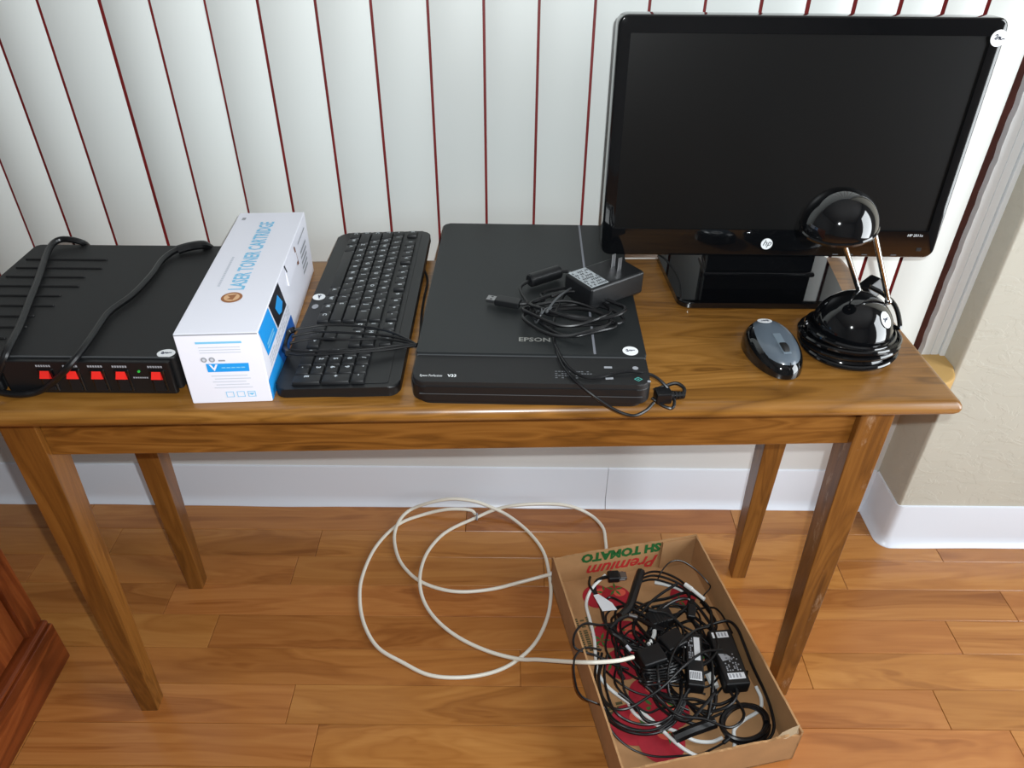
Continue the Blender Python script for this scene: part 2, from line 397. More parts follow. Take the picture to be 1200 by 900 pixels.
# casement of the daylight window
def casement(name, F, w, h, lab):
    e = bpy.data.objects.new(name, None); COL.objects.link(e); struct(e, lab)
    for a, b_, c_, d_ in ((0, w, 0, .05), (0, w, h - .05, h), (0, .05, 0, h), (w - .05, w, 0, h)):
        MB(F).box(a, b_, c_, d_, -.02, .03).build('frame_bar', M['jamb'], e, 0)
    for k in (1, 2): MB(F).box(w * k / 3 - .012, w * k / 3 + .012, .05, h - .05, -.005, .015).build('muntin', M['jamb'], e, 0)
    MB(F).box(.05, w - .05, h / 2 - .012, h / 2 + .012, -.005, .015).build('muntin', M['jamb'], e, 0)
casement('window_2', frame((1.875, -.4, .25), (0, 1, 0), (0, 0, 1)), 1.1, 1.8, 'white mullioned window in the side wall')

# window behind the blind: dark red boarding seen through the slits, brown edge, white jamb, tan sill
wn = bpy.data.objects.new('window_1', None); COL.objects.link(wn); struct(wn, 'window with dark red frame hidden by the vertical blind')
MB().box(WX0, .745, 1.1965, 1.25, WZ0 + .028, WZ1 - .06).build('shutter_board', M['red'], wn, 0)
MB().box(.742, .80, 1.204, 1.25, WZ0 + .02, WZ1).build('frame_post', M['brown'], wn, 0, 'dark brown painted frame edge')
# jamb board with ragged caulk edge
zs = [WZ0 + .025 + (WZ1 - WZ0 - .025) * i / 150 for i in range(151)]
vs = []; fs = []
ph = [random.uniform(0, 6) for _ in range(5)]
for i, z in enumerate(zs):
    e_ = .7695 + .0003 * math.sin(z * 19 + ph[0]) + .0004 * math.sin(z * 71 + ph[1]) + .0005 * math.sin(z * 160 + ph[2]) + random.uniform(-.0005, .0005)
    vs += [(e_, 1.190, z), (.7855, 1.190, z), (.7855, 1.21, z), (e_, 1.21, z)]
for i in range(150):
    for k in range(4): fs.append((i * 4 + k, i * 4 + (k + 1) % 4, i * 4 + 4 + (k + 1) % 4, i * 4 + 4 + k))
fs += [(3, 2, 1, 0), (600, 601, 602, 603)]
MB().add(vs, fs).build('jamb_board', M['jamb'], wn, 30, 'white jamb strip with a ragged paint edge')
MB().box(.7868, .8015, 1.190, 1.215, WZ0 + .025, WZ1, .002).build('jamb_board', M['jamb'], wn)
MB().box(.8028, .8125, 1.186, 1.22, WZ0 + .025, WZ1, .002).build('jamb_board', M['jamb'], wn)
MB().prism(rrect(WX0, .8115, 1.095, 1.246, (.004, .01, .02, .055), 8), .43, .457, .006).build('window_sill', M['sill'], wn, label='tan window sill with a rounded corner')

# vinyl cove baseboard
def cove(path, name, wob=0, lab=None, h=.112):
    prof = [(0, h), (.0035, h - .001), (.0045, h - .004), (.0045, .024), (.0065, .014), (.011, .006), (.0165, .0015), (.0165, 0), (0, 0)]
    vs = []; fs = []; k = len(prof); P = [Vector(p) for p in path]
    for i, p in enumerate(P):
        d1 = (P[i] - P[i - 1]).normalized() if i else (P[1] - P[0]).normalized()
        d2 = (P[i + 1] - P[i]).normalized() if i < len(P) - 1 else d1
        n1 = Vector((d1.y, -d1.x)); n2 = Vector((d2.y, -d2.x)); nn = (n1 + n2); nn = nn / nn.dot(n1) if nn.dot(n1) > .2 else n1
        wv = wob * (math.sin(p.x * 9) + .5 * math.sin(p.x * 23 + 1))
        for a, z in prof:
            ex = wv if (z < .02 and a > 0) else 0
            vs.append((p.x + nn.x * (a + ex), p.y + nn.y * (a + ex), z))
    for i in range(len(P) - 1):
        for q in range(k - 1): fs.append((i * k + q, i * k + q + 1, (i + 1) * k + q + 1, (i + 1) * k + q))
    fs.append(tuple(range(k))); fs.append(tuple((len(P) - 1) * k + q for q in range(k))[::-1])
    return struct(MB().add(vs, fs).build(name, M['vinyl'], None, 40), lab)
seam = 0.214
cove([(XL + (seam - XL) * i / 40, WY) for i in range(41)], 'baseboard_back', .0012, 'white vinyl cove baseboard under the window, left length')
cove([(seam + .0015 + (PXW - .006 - seam) * i / 16, WY) for i in range(17)], 'baseboard_back', .001, 'white vinyl cove baseboard under the window, right length')
rc = []
for k in range(9):
    a = math.radians(180 + 90 * k / 8); rc.append((PXW + .012 + .012 * math.cos(a), PYW + .012 + .012 * math.sin(a)))
cove([(PXW, WY - .004 - .012 * i) for i in range(8)] + rc + [(PXW + .03 + i * .04, PYW) for i in range(27)], 'baseboard_right', .0016, 'white vinyl cove baseboard wrapping the plaster corner')

# ------------------------------------------------------------------ vertical blind
vb = thing('vertical_blind', 'white vertical blind with long curved slats hanging before the window', 'window blind', (0, 1.19, .475))
lines = [-1.53, -1.44, -1.35, -1.26, -1.17, -1.08, -.99, -.905, -.82, -.7415, -.681, -.593, -.52, -.443, -.367, -.285, -.206, -.125, -.045, .034, .114, .191, .27, .349, .416, .482, .547, .61, .671, .7515]
lines[8] = -.825; lines[9] = -.755
for i, (a, b_) in enumerate(zip(lines[:-1], lines[1:])):
    gap = .0042 if b_ < .36 else .0062
    W = b_ - a - gap; cx = (a + b_) / 2
    rot = random.uniform(-.025, .025)
    if abs(a + .52) < .01: rot = .085
    if abs(a + .593) < .01: rot = -.075
    nn = 10; vs = []; fs = []; Lz = WZ1 - .05 - .475
    for s_ in (0, 1):
        for j in range(nn + 1):
            t = -1 + 2 * j / nn
            x = t * W / 2; y = -.0048 * (1 - t * t) + s_ * .0008 + x * math.tan(rot)
            vs += [(x, y, 0), (x, y, Lz)]
    o2 = 2 * (nn + 1)
    for j in range(nn):
        fs.append((2 * j, 2 * j + 2, 2 * j + 3, 2 * j + 1)); fs.append((o2 + 2 * j, o2 + 2 * j + 1, o2 + 2 * j + 3, o2 + 2 * j + 2))
        fs.append((2 * j, o2 + 2 * j, o2 + 2 * j + 2, 2 * j + 2)); fs.append((2 * j + 1, 2 * j + 3, o2 + 2 * j + 3, o2 + 2 * j + 1))
    for j in (0, nn): fs.append((2 * j, 2 * j + 1, o2 + 2 * j + 1, o2 + 2 * j))
    o = MB().add(vs, fs).build('slat', M['blind'], vb, 50); o.location = (cx, 0, 0)
MB().box(-1.55, .77, -.03, .03, Lz, Lz + .05, .004).build('headrail', M['jamb'], vb)

# ------------------------------------------------------------------ table
TX, TY, TA, TL, TD = .5458, .7235, .0358, 1.235, .393
tb = thing('console_table', 'narrow oak console table with tapered square legs', 'table', (TX, TY, 0), TA)
b = bmesh.new()
prof = []                              # bullnose section, swept round the rectangle by scaling inward
mb = MB()
rr_, th = .011, .022
ring = []
for k in range(9):
    a = -math.pi / 2 + math.pi * k / 8; ring.append((rr_ * (1 - math.cos(a)), T - th / 2 + th / 2 * math.sin(a)))
vs = []; fs = []
corner = []
for ins, z in ring:
    for p in rrect(-TL + ins, -ins, ins, TD - ins, .006, 3): vs.append((p[0], p[1], z))
kk = 16
for i in range(len(ring) - 1):
    for j in range(kk): fs.append((i * kk + j, i * kk + (j + 1) % kk, (i + 1) * kk + (j + 1) % kk, (i + 1) * kk + j))
fs.append(tuple(range(kk))[::-1]); fs.append(tuple((len(ring) - 1) * kk + j for j in range(kk)))
mb.add(vs, fs).build('tabletop', M['oak_x'], tb, 40)
zt = T - th
LO = .047                              # leg outset
for (sx, sy, mt) in ((0, 0, 'oak_zs'), (1, 0, 'oak_z'), (0, 1, 'oak_z'), (1, 1, 'oak_z')):
    tw, bw = .045, .029
    if sx: xa, xb, xi = -TL + LO, -TL + LO + bw, -TL + LO + tw
    else: xa, xb, xi = -LO, -LO - bw, -LO - tw
    if sy: ya, yb_, yi = TD - .05, TD - .05 - bw, TD - .05 - tw
    else: ya, yb_, yi = .05, .05 + bw, .05 + tw
    bb = bmesh.new()
    lv = [[bb.verts.new((x, y, 0)) for x, y in ((xa, ya), (xb, ya), (xb, yb_), (xa, yb_))],
          [bb.verts.new((x, y, zt - .09)) for x, y in ((xa, ya), (xi, ya), (xi, yi), (xa, yi))],
          [bb.verts.new((x, y, zt)) for x, y in ((xa, ya), (xi, ya), (xi, yi), (xa, yi))]]
    bb.faces.new(lv[0]); bb.faces.new(lv[2])
    for q in range(2):
        for j in range(4): bb.faces.new((lv[q][j], lv[q][(j + 1) % 4], lv[q + 1][(j + 1) % 4], lv[q + 1][j]))
    bmesh.ops.recalc_face_normals(bb, faces=bb.faces)
    bmesh.ops.bevel(bb, geom=[e for e in bb.edges if abs(e.verts[0].co.z - e.verts[1].co.z) > .01], offset=.0018, segments=2, profile=.5, affect='EDGES')
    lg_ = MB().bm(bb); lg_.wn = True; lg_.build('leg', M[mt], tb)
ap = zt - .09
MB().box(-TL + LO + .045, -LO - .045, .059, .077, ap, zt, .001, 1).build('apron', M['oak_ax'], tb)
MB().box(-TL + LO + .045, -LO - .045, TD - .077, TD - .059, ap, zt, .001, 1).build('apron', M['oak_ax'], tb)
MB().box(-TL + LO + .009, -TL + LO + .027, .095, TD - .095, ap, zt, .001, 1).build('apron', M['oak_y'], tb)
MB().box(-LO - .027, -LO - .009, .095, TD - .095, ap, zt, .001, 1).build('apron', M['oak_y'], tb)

# ------------------------------------------------------------------ cabinet at the left edge
cb = thing('wooden_cabinet', 'reddish brown panelled wooden cabinet standing on a plinth', 'cabinet', (-.818, .84, 0))
MB().box(-.45, 0, -.85, 0, 0, .098, .003).build('plinth', M['cherry_y'], cb)
MB().box(-.44, -.004, -.846, -.001, .098, .110, .005, 3).build('plinth_moulding', M['cherry_y'], cb)
MB().box(-.42, -.028, -.82, -.006, .110, .70).build('carcass', M['cherry_z'], cb, 0)
for y0, y1 in ((-.042, -.002), (-.83, -.79), (-.45, -.41)): MB().box(-.030, -.014, y0, y1, .110, .70, .0015).build('stile', M['cherry_z'], cb)
for y0, y1 in ((-.41, -.042), (-.79, -.45)): MB().box(-.030, -.014, y0, y1, .66, .70, .0015).build('rail', M['cherry_y'], cb)
for y0, y1 in ((-.41, -.042), (-.79, -.45)): MB().box(-.029, -.022, y0 + .002, y1 - .002, .113, .658, .001, 1).build('panel', M['cherry_z'], cb)
MB().box(-.45, 0, -.85, 0, .70, .725, .006, 3).build('cabinet_top', M['cherry_y'], cb)

# ------------------------------------------------------------------ scanner
sc_ = thing('flatbed_scanner', 'black flatbed scanner with silver line along its lid', 'scanner', (-.1179, .707, T), -.0141)
SW, SD = .28, .43
def slab(x0, x1, y0, y1, z0, z1, r, bev):
    return MB().prism(rrect(x0, x1, y0, y1, r, 5), z0, z1, bev)
b_ = MB().prism(rrect(.006, SW - .006, .008, SD - .006, .016, 5), .0, .012); b_.build('foot_tray', M['blk'], sc_)
MB().prism(rrect(0, SW, 0, SD, (.008, .008, .018, .018), 6), .010, .030, .002).build('body', M['blk'], sc_)
MB().prism(rrect(.0015, SW - .0015, .001, .0555, (.002, .002, .016, .016), 6), .0295, .0365, .002).build('front_panel', M['blk_matte'], sc_)
MB().prism(rrect(.0008, SW - .0008, .057, SD, (.010, .010, .002, .002), 5), .0305, .040, .0015).build('lid', M['dark_lid'], sc_)
MB().box(.002, SW - .002, .0556, .0569, .028, .0374).build('lid_seam', M['seam'], sc_, 0)
MB().box(.010, SW - .010, -.0004, .001, .0196, .0203).build('front_groove', M['seam'], sc_, 0)
mb = MB(); F0 = frame((0, 0, .0403), (1, 0, 0), (0, 1, 0)); flat(mb, rect(.2155, .2185, .058, SD - .002), F0); mb.build('silver_line', M['silver'], sc_, 0)
mb = MB(); text_mb(mb, 'EPSON', .0125, frame((.124, .084, .0404), (1, 0, 0), (0, 1, 0)), bold=.0003, sx=1.05); mb.build('lettering', M['silverd'], sc_, 0)
mb = MB(); text_mb(mb, 'Epson Perfection', .0062, frame((.010, .011, .0368), (1, 0, 0), (0, 1, 0)), sx=.62); text_mb(mb, 'V33', .0072, frame((.0425, .011, .0368), (1, 0, 0), (0, 1, 0)), bold=.0002, sx=.9); mb.build('lettering', M['print_w'], sc_, 0)
mb = MB(); Fp = frame((0, 0, .0368), (1, 0, 0), (0, 1, 0))
for k in range(4):
    for q, (xa, xb) in enumerate(((.168, .190), (.192, .212))):
        for z in range(6):
            x_ = xa + (xb - xa) * z / 6
            if random.random() < .8: flat(mb, rect(x_, x_ + (xb - xa) / 8, .012 + k * .0042, .0138 + k * .0042), Fp)
mb.build('small_print', M['seam_l'], sc_, 0)['kind'] = 'stuff'
for shapes in ([rect(.2265, .236, .0335, .0375)], [disc(.2635, .0350, .0036, 12)], [[(.2265, .0105), (.2355, .0115), (.2355, .0155), (.2290, .0145), (.2265, .0145)]], [disc(.2765, .0085, .0022, 12)]):
    mb = MB()
    for sh_ in shapes: flat(mb, sh_, Fp)
    mb.build('button_icon', M['print_g'], sc_, 0)
mb = MB()
for a in range(4):
    c_, s_ = math.cos(math.pi / 2 * a), math.sin(math.pi / 2 * a)
    p = [(.005, 0), (.0, .005), (0, .0036), (.0036, 0)]
    flat(mb, [(.2645 + c_ * x - s_ * y, .0125 + (s_ * x + c_ * y) * .85) for x, y in p], Fp)
flat(mb, rect(.2635, .2655, .0118, .0135), Fp)
mb.build('start_icon', M['print_t'], sc_, 0)
sticker(sc_, (.2605, .066, .0404), (0, 0, 1), .0095, .0095)

# ------------------------------------------------------------------ power adapter + usb coil on the scanner
ZS = T + .040
ac = thing('power_adapter', 'black plug-in power adapter lying prongs-up on the scanner lid', 'adapter', (.122, .9, ZS), math.radians(35))
iv = sub(ac)
MB().box(-.046, .046, -.028, .028, .006, .039, .004, 3).build('body', M['blk'], ac)
mb = MB(); flat(mb, rect(-.043, -.014, -.0245, .0245), frame((0, 0, .0393), (1, 0, 0), (0, 1, 0))); lb = mb.build('label', M['label'], ac, 0, 'grey printed rating label')
mb = MB(); Fl = frame((0, 0, .0395), (1, 0, 0), (0, 1, 0))
for k in range(9):
    for q in range(7):
        if random.random() < .6: flat(mb, rect(-.041 + k * .003, -.0392 + k * .003, -.022 + q * .0063, -.018 + q * .0063), Fl)
mb.build('label_print', M['print_k'], lb, 0)['kind'] = 'stuff'
for dy in (-.0062, .0062): MB().box(.016, .0225, dy - .0008, dy + .0008, .038, .057, .0005, 1).build('prong', M['steel'], ac)
# lead of the adapter down over the panel, looped into the side jack
lead = [H(0, 0, 1)] if False else []
for u, v, z in ((676, 332, .052), (662, 345, .056), (653, 362, .050), (648, 385, .043), (651, 405, .0425), (658, 425, .041), (670, 442, .039), (684, 455, .034), (700, 467, .026), (722, 481, .012), (742, 487, .006), (757, 481, .006), (766, 472, .008)):
    lead.append(iv @ G(u, v, T + z))
MB().tube(lead, .0019, 8, 6).build('cord', M['blk_soft'], ac)
lead = [iv @ G(u, v, T + z) for u, v, z in ((651, 405, .0445), (662, 425, .043), (676, 438, .0405), (695, 443, .0395), (718, 438, .0395), (742, 435, .0405), (765, 440, .030), (781, 453, .018), (790, 468, .008), (788, 478, .004), (778, 476, .004), (769, 470, .006), (764, 466, .009))]
MB().tube(lead, .0019, 8, 6).build('cord', M['blk_soft'], ac)

uc = thing('usb_cable', 'black coiled computer cable with ferrite bead and metal plug on scanner lid', 'cable', (.075, .845, ZS))
iv = sub(uc)
pts = []
turns = 5
for k in range(turns * 14 + 1):
    a = 2 * math.pi * k / 14 + 2.4; f_ = k / (turns * 14)
    rx = .050 + .006 * math.sin(k * .9) + .004 * math.sin(k * .23); ry = .034 + .006 * math.cos(k * .37)
    cx = .010 * math.sin(k * .12); cy = -.004 + .014 * math.cos(k * .1 + .5) - f_ * .008
    x = rx * math.cos(a); y = ry * math.sin(a)
    th_ = -.12
    pts.append(Vector((x * math.cos(th_) - y * math.sin(th_) + cx, x * math.sin(th_) + y * math.cos(th_) + cy, .0028 + .014 * f_ + .0025 * math.sin(k * 1.3) + .002)))
MB().tube(pts, .0022, 8, 4).build('cord', M['blk_soft'], uc)
fa, fb = iv @ G(620, 329, ZS + .012), iv @ G(656, 318, ZS + .012)
MB().cyl(fa, fb, .0095, 20, None, .002).build('ferrite_bead', M['blk'], uc)
MB().tube([fb, fb + Vector((.02, .0, -.002)), fb + Vector((.03, -.03, -.002)), pts[0] + Vector((.0, .02, 0)), pts[0]], .0022, 8, 6).build('cord', M['blk_soft'], uc)
MB().tube([fa, fa + Vector((-.012, -.015, -.003)), fa + Vector((-.004, -.05, -.003)), Vector((-.04, -.015, .01))], .0022, 8, 6).build('cord', M['blk_soft'], uc)
ua, ub = iv @ G(608, 356, ZS + .008), iv @ G(581, 351.5, ZS + .008)
d = (ub - ua).normalized(); F = frame(ua, d, (-d.y, d.x, 0)); L_ = (ub - ua).length
MB(F).box(-.002, L_, -.0078, .0078, -.0045, .0045, .0018).build('plug_body', M['blk'], uc)
pm_ = MB(F).box(L_, L_ + .012, -.006, .006, -.0024, .0024, .0004, 1).build('plug_shell', M['steel'], uc)
mb = MB(F)
for s_ in (-1, 1): mb.box(L_ + .004, L_ + .007, s_ * .003 - .0011, s_ * .003 + .0011, .0023, .0026)
mb.build('shell_hole', M['blk'], pm_, 0)
MB().tube([ua, ua + Vector((.018, -.004, .002)), Vector((-.03, -.012, .014)), Vector((.0, -.02, .016)), Vector((.03, -.022, .012))], .0026, 8, 6).build('cord', M['blk_soft'], uc)
tie = [iv @ G(u, v, ZS + .02) for u, v in ((634, 368), (640, 362), (646, 360), (640, 366))]
MB().tube(tie + [iv @ G(652, 350, ZS + .024), iv @ G(664, 341, ZS + .024), iv @ G(672, 336, ZS + .022)], .0014, 6, 6).build('twist_tie', M['seam'], uc)
MB().tube([Vector((-.042 + .004 * math.cos(a), -.012 + .0 * a + .010 * math.sin(a), .011 + .009 * math.cos(a))) for a in [i * math.pi / 4 for i in range(8)]], .0012, 6, 4, True).build('twist_tie', M['seam'], uc)

# plugs in the side of the scanner
sp = thing('scanner_plug', 'black plug with ribbed strain relief in the scanner side', 'plug', tuple(G(764, 462, T + .012)))
iv = sub(sp); a_, b2 = iv @ G(764, 463, T + .012), iv @ G(786, 462, T + .012)
d = (b2 - a_).normalized(); F = frame(a_, d, (-d.y, d.x, 0)); L_ = (b2 - a_).length
MB(F).box(.004, L_, -.009, .009, -.0085, .006, .002).build('plug_body', M['blk_soft'], sp)
mb = MB(F)
for k in range(4): mb.cyl((L_ + .0005 + k * .0042, 0, -.002), (L_ + .0034 + k * .0042, 0, -.002), .0058 - k * .0004, 14)
mb.cyl((L_, 0, -.002), (L_ + .017, 0, -.002), .0035, 12); mb.build('strain_relief', M['blk_soft'], sp)
MB().tube([F @ Vector((L_ + .016, 0, -.002)), F @ Vector((L_ + .018, .008, .002)), F @ Vector((L_ + .010, .016, .004)), F @ Vector((L_ - .004, .016, 0)), F @ Vector((.006, .015, -.004))], .0022, 8, 6).build('cord', M['blk_soft'], sp)

# ------------------------------------------------------------------ keyboard
kb = thing('computer_keyboard', 'black full-size computer keyboard with its cable bundled over the keys', 'keyboard', (-.2085, .936, T), -math.pi / 2 + .004)
KW, KD = .432, .150
tilt = Matrix.Rotation(math.radians(2.2), 4, 'X')
b = MB(tilt); b.prism(rrect(-KW / 2, KW / 2, -KD / 2, KD / 2, .014, 6), .0045, .0165, .003, 3); b.build('body', M['blk'], kb)
b = MB(tilt); b.prism(rrect(-KW / 2 + .005, KW / 2 - .005, -KD / 2 + .003, KD / 2 - .003, .012, 5), -.0005, .005); b.build('underside', M['blk_matte'], kb)
b = MB(tilt); b.prism(rrect(-KW / 2 + .008, KW / 2 - .008, -KD / 2 + .019, KD / 2 - .014, .003, 3), .0165, .0172); b.build('key_bed', M['blk'], kb)
U = .0185; x0 = -KW / 2 + .008; kz = .017
rowy = [-KD / 2 + .0205 + U * .95 * r for r in range(5)] + [-KD / 2 + .0205 + U * .95 * 5 + .0045]
def row(units): 
    x = 0; out = []
    for u_ in units:
        if isinstance(u_, tuple): x += u_[0]
        else: out.append((x, u_)); x += u_
    return out
main = [row([1.25, 1.25, 1.25, 6.25, 1.25, 1.25, 1.25, 1.25]), row([2.25] + [1] * 10 + [2.75]), row([1.75] + [1] * 11 + [2.25]), row([1.5] + [1] * 12 + [1.5]), row([1] * 13 + [2]),
        row([1, (1,), 1, 1, 1, 1, (.5,), 1, 1, 1, 1, (.5,), 1, 1, 1, 1])]
leg = [['C', 'W', 'A', '', 'A', 'W', 'M', 'C'], ['S'] + list('ZXCVBNM,./') + ['S'], ['C'] + list("ASDFGHJKL;'") + ['E'], ['T'] + list('QWERTYUIOP[]') + ['|'], ['~'] + list('1234567890-=') + ['<'],
       ['E', '1', '2', '3', '4', '5', '6', '7', '8', '9', '0', '+', '-']]
nx_ = 15 * U + .0055
nav = [[(0, 1, '<'), (1, 1, 'v'), (2, 1, '>')], [(1, 1, '^')], [], [(0, 1, 'D'), (1, 1, 'E'), (2, 1, 'P')], [(0, 1, 'I'), (1, 1, 'H'), (2, 1, 'P')], [(0, 1, 'P'), (1, 1, 'S'), (2, 1, 'P')]]
ux = nx_ + 3 * U + .0055
num = [[(0, 2, '0'), (2, 1, '.')], [(0, 1, '1'), (1, 1, '2'), (2, 1, '3')], [(0, 1, '4'), (1, 1, '5'), (2, 1, '6')], [(0, 1, '7'), (1, 1, '8'), (2, 1, '9')], [(0, 1, 'N'), (1, 1, '/'), (2, 1, '*'), (3, 1, '-')], []]
kmesh = {}
legends = MB(tilt)
def key(x, y, w_, h_, ch):
    kk_ = (round(w_, 4), round(h_, 4))
    if kk_ not in kmesh:
        kmesh[kk_] = MB().box(.0005, w_ - .0005, .0005, h_ - .0005, 0, .0046, .0009, 2, taper=(1 - .0024 / w_, 1 - .0024 / h_)).mesh('key', 40)
    o = link('key', kmesh[kk_], M['key'], kb); o.matrix_local = tilt @ Matrix.Translation((x, y, kz))
    if ch: text_mb(legends, ch, .0075, frame((x + .0038, y + h_ * .40, kz + .0048), (1, 0, 0), (0, 1, 0)), bold=.0003)
for r in range(6):
    h_ = U * .95
    for q, (ux_, w_) in enumerate(main[r]): key(x0 + ux_ * U, rowy[r], w_ * U, h_, leg[r][q] if q < len(leg[r]) else '')
    for (c_, w_, ch) in nav[r]: key(x0 + nx_ + c_ * U, rowy[r], w_ * U, h_, ch)
    for (c_, w_, ch) in num[r]: key(x0 + ux + c_ * U, rowy[r], w_ * U, h_, ch)
key(x0 + ux + 3 * U, rowy[0], U, 2 * U * .95, 'E'); key(x0 + ux + 3 * U, rowy[2], U, 2 * U * .95, '+')
legends.build('key_legends', M['legend'], kb, 0)['kind'] = 'stuff'
sticker(kb, tilt @ Vector((-.004, -KD / 2 + .0095, .0170)), (0, 0, 1), .0088)
mb = MB(tilt); flat(mb, disc(.022, -KD / 2 + .0095, .0062, 18, .0045), frame((0, 0, .0168), (1, 0, 0), (0, 1, 0))); mb.build('maker_badge', M['print_g'], kb, 0, 'small oval grey badge')
# bundled cable laid across
iv = (Matrix.Translation(kb.location) @ Matrix.Rotation(kb.rotation_euler[2], 4, 'Z')).inverted()
cabz = T + .0275
strands = [[(345, 386), (380, 381), (420, 382), (455, 388), (478, 398), (488, 404)], [(342, 394), (370, 389), (410, 390), (450, 393), (478, 399), (488, 405)],
           [(340, 402), (365, 397), (405, 398), (445, 397), (475, 401), (488, 406)], [(338, 410), (360, 412), (400, 411), (440, 408), (470, 404), (488, 404)], [(338, 414), (365, 416), (410, 413), (450, 410), (478, 406), (488, 405)]]
for st_ in strands:
    P = [iv @ G(u, v, cabz + .002 * random.random()) for u, v in st_]
    MB().tube(P, .0016, 8, 6).build('cord', M['blk_soft'], kb)
P = [iv @ G(u, v, T + z) for u, v, z in ((345, 386, .029), (339, 389, .026), (334, 398, .022), (333, 408, .022), (338, 414, .029))]
MB().tube(P, .004, 8, 6).build('cord', M['blk_soft'], kb)
P = [iv @ G(u, v, T + z) for u, v, z in ((485, 404, .028), (491, 402, .020), (493, 390, .010), (494, 370, .004), (497, 350, .003), (501, 330, .003), (498, 318, .006), (494, 312, .012))]
MB().tube(P, .0018, 8, 6).build('cord', M['blk_soft'], kb)

# ------------------------------------------------------------------ toner carton
bx_ = thing('toner_carton', 'white and blue laser toner cartridge carton', 'box', (-.377, .709, T), .068)
BW, BD, BH = .093, .331, .097
MB().box(0, BW, 0, BD, 0, BH, .0015, 2).build('carton', M['carton'], bx_)
MB().box(.0008, BW - .0008, -.0006, .0006, BH - .0022, BH - .0008).build('flap_crease', M['print_g'], bx_, 0)
Ft = frame((0, 0, BH + .0003), (0, 1, 0), (-1, 0, 0))     # top: text runs away from the front
mb = MB(); text_mb(mb, 'LASER TONER CARTRIDGE', .0265, Ft @ Matrix.Translation((.098, -.056, 0)), bold=.0006, sx=.625); mb.build('lettering', M['print_lb'], bx_, 0, 'light blue lettering')
mb = MB()
for k in range(18): flat(mb, rect(.108 + k * .0045, .1112 + k * .0045, -.0255, -.0225), Ft)
mb.build('small_print', M['print_lg'], bx_, 0)['kind'] = 'stuff'
mb = MB(); flat(mb, disc(.080, -.0465, .0125, 28), Ft); lg = mb.build('round_emblem', M['print_o'], bx_, 0, 'round bronze emblem')
mb = MB(); flat(mb, disc(.080, -.0465, .0092, 24), Ft, .0002); mb.build('emblem_centre', M['print_ol'], lg, 0)
mb = MB(); flat(mb, [(.0735, -.049), (.0865, -.0515), (.084, -.0405), (.079, -.045), (.0755, -.0415)], Ft, .0004); mb.build('emblem_mark', M['print_o'], lg, 0)
mb = MB(); flat(mb, rect(.305, .313, -.0135, -.0085), Ft); mb.build('small_print', M['print_g'], bx_, 0)['kind'] = 'stuff'
Ff = frame((0, -.0004, 0), (1, 0, 0), (0, 0, 1))          # front face
mb = MB(); flat(mb, rect(.022, .073, .0835, .0862), Ff); mb.build('printed_strip', M['print_lb'], bx_, 0)
mb = MB()
for k in range(3): flat(mb, rect(.024, .070, .071 + k * .0035, .0722 + k * .0035), Ff)
for k in range(5): flat(mb, rect(.030 + (k % 2) * .003, .074 - (k % 3) * .003, .022 + k * .0042, .0232 + k * .0042), Ff)
mb.build('small_print', M['print_lg'], bx_, 0)['kind'] = 'stuff'
mb = MB()
for cx in (.0265, .0355): flat(mb, disc(cx, .062, .0035, 16), Ff)
flat(mb, rect(.0425, .050, .0595, .0615), Ff); mb.build('grey_seal', M['print_g'], bx_, 0)
mb = MB()
for cx in (.0265, .0355): flat(mb, disc(cx, .062, .0018, 12), Ff, .0002)
mb.build('seal_centre', M['print_lg'], bx_, 0)
mb = MB(); flat(mb, [(.0275, .045), (.0745, .045), (.0755, .0565), (.0275, .0565)], Ff); bl = mb.build('printed_band', M['print_b'], bx_, 0)
mb = MB(); flat(mb, [(.0305, .0555), (.033, .0555), (.0355, .0505), (.038, .0555), (.0405, .0555), (.0355, .0462)], Ff, .0002); mb.build('band_arrow', M['carton'], bl, 0)
mb = MB()
for k in range(5): flat(mb, rect(.044 + k * .0055, .0485 + k * .0055, .050, .0515), Ff, .0002)
mb.build('band_print', M['print_lb'], bl, 0)
mb = MB()
for k in range(3):
    xx = .0415 + k * .0125
    for r_ in (rect(xx, xx + .009, .0085, .0092), rect(xx, xx + .009, .0158, .0165), rect(xx, xx + .0008, .0085, .0165), rect(xx + .0082, xx + .009, .0085, .0165)): flat(mb, r_, Ff)
mb.build('care_icon', M['print_lb'], bx_, 0)
mb = MB(); flat(mb, [(.0675, .014), (.0745, .014), (.071, .0105)], Ff, .0001); mb.build('care_icon', M['print_lb'], bx_, 0)
Fs = frame((BW + .0004, 0, 0), (0, 1, 0), (0, 0, 1))      # right side
mb = MB(); flat(mb, [(.002, .0955), (.056, .0955), (.077, .052), (.020, .052)], Fs); bl = mb.build('printed_panel', M['print_b'], bx_, 0, 'bright blue slanted panel')
mb = MB()
for k in range(2): flat(mb, [(.024, .066 - k * .005), (.060, .066 - k * .005), (.061, .063 - k * .005), (.025, .063 - k * .005)], Fs, .0002)
mb.build('panel_print', M['print_lb'], bl, 0)
mb = MB(); flat(mb, [(.060, .0955), (.118, .0955), (.138, .052), (.081, .052)], Fs); bl = mb.build('printed_picture', M['print_k'], bx_, 0, 'dark picture of a cartridge')
mb = MB(); flat(mb, [(.084, .078), (.104, .086), (.122, .066), (.110, .058), (.096, .062)], Fs, .0002); mb.build('picture_print', M['print_b'], bl, 0)
mb = MB(); flat(mb, [(.001, .030), (.15, .030), (.16, .001), (.001, .001)], Fs); bl = mb.build('printed_band', M['print_b'], bx_, 0, 'blue band along the bottom')
mb = MB(); flat(mb, [(.06, .030), (.15, .030), (.16, .001), (.075, .001)], Fs, .0002); mb.build('band_shade', M['print_db'], bl, 0)
mb = MB()
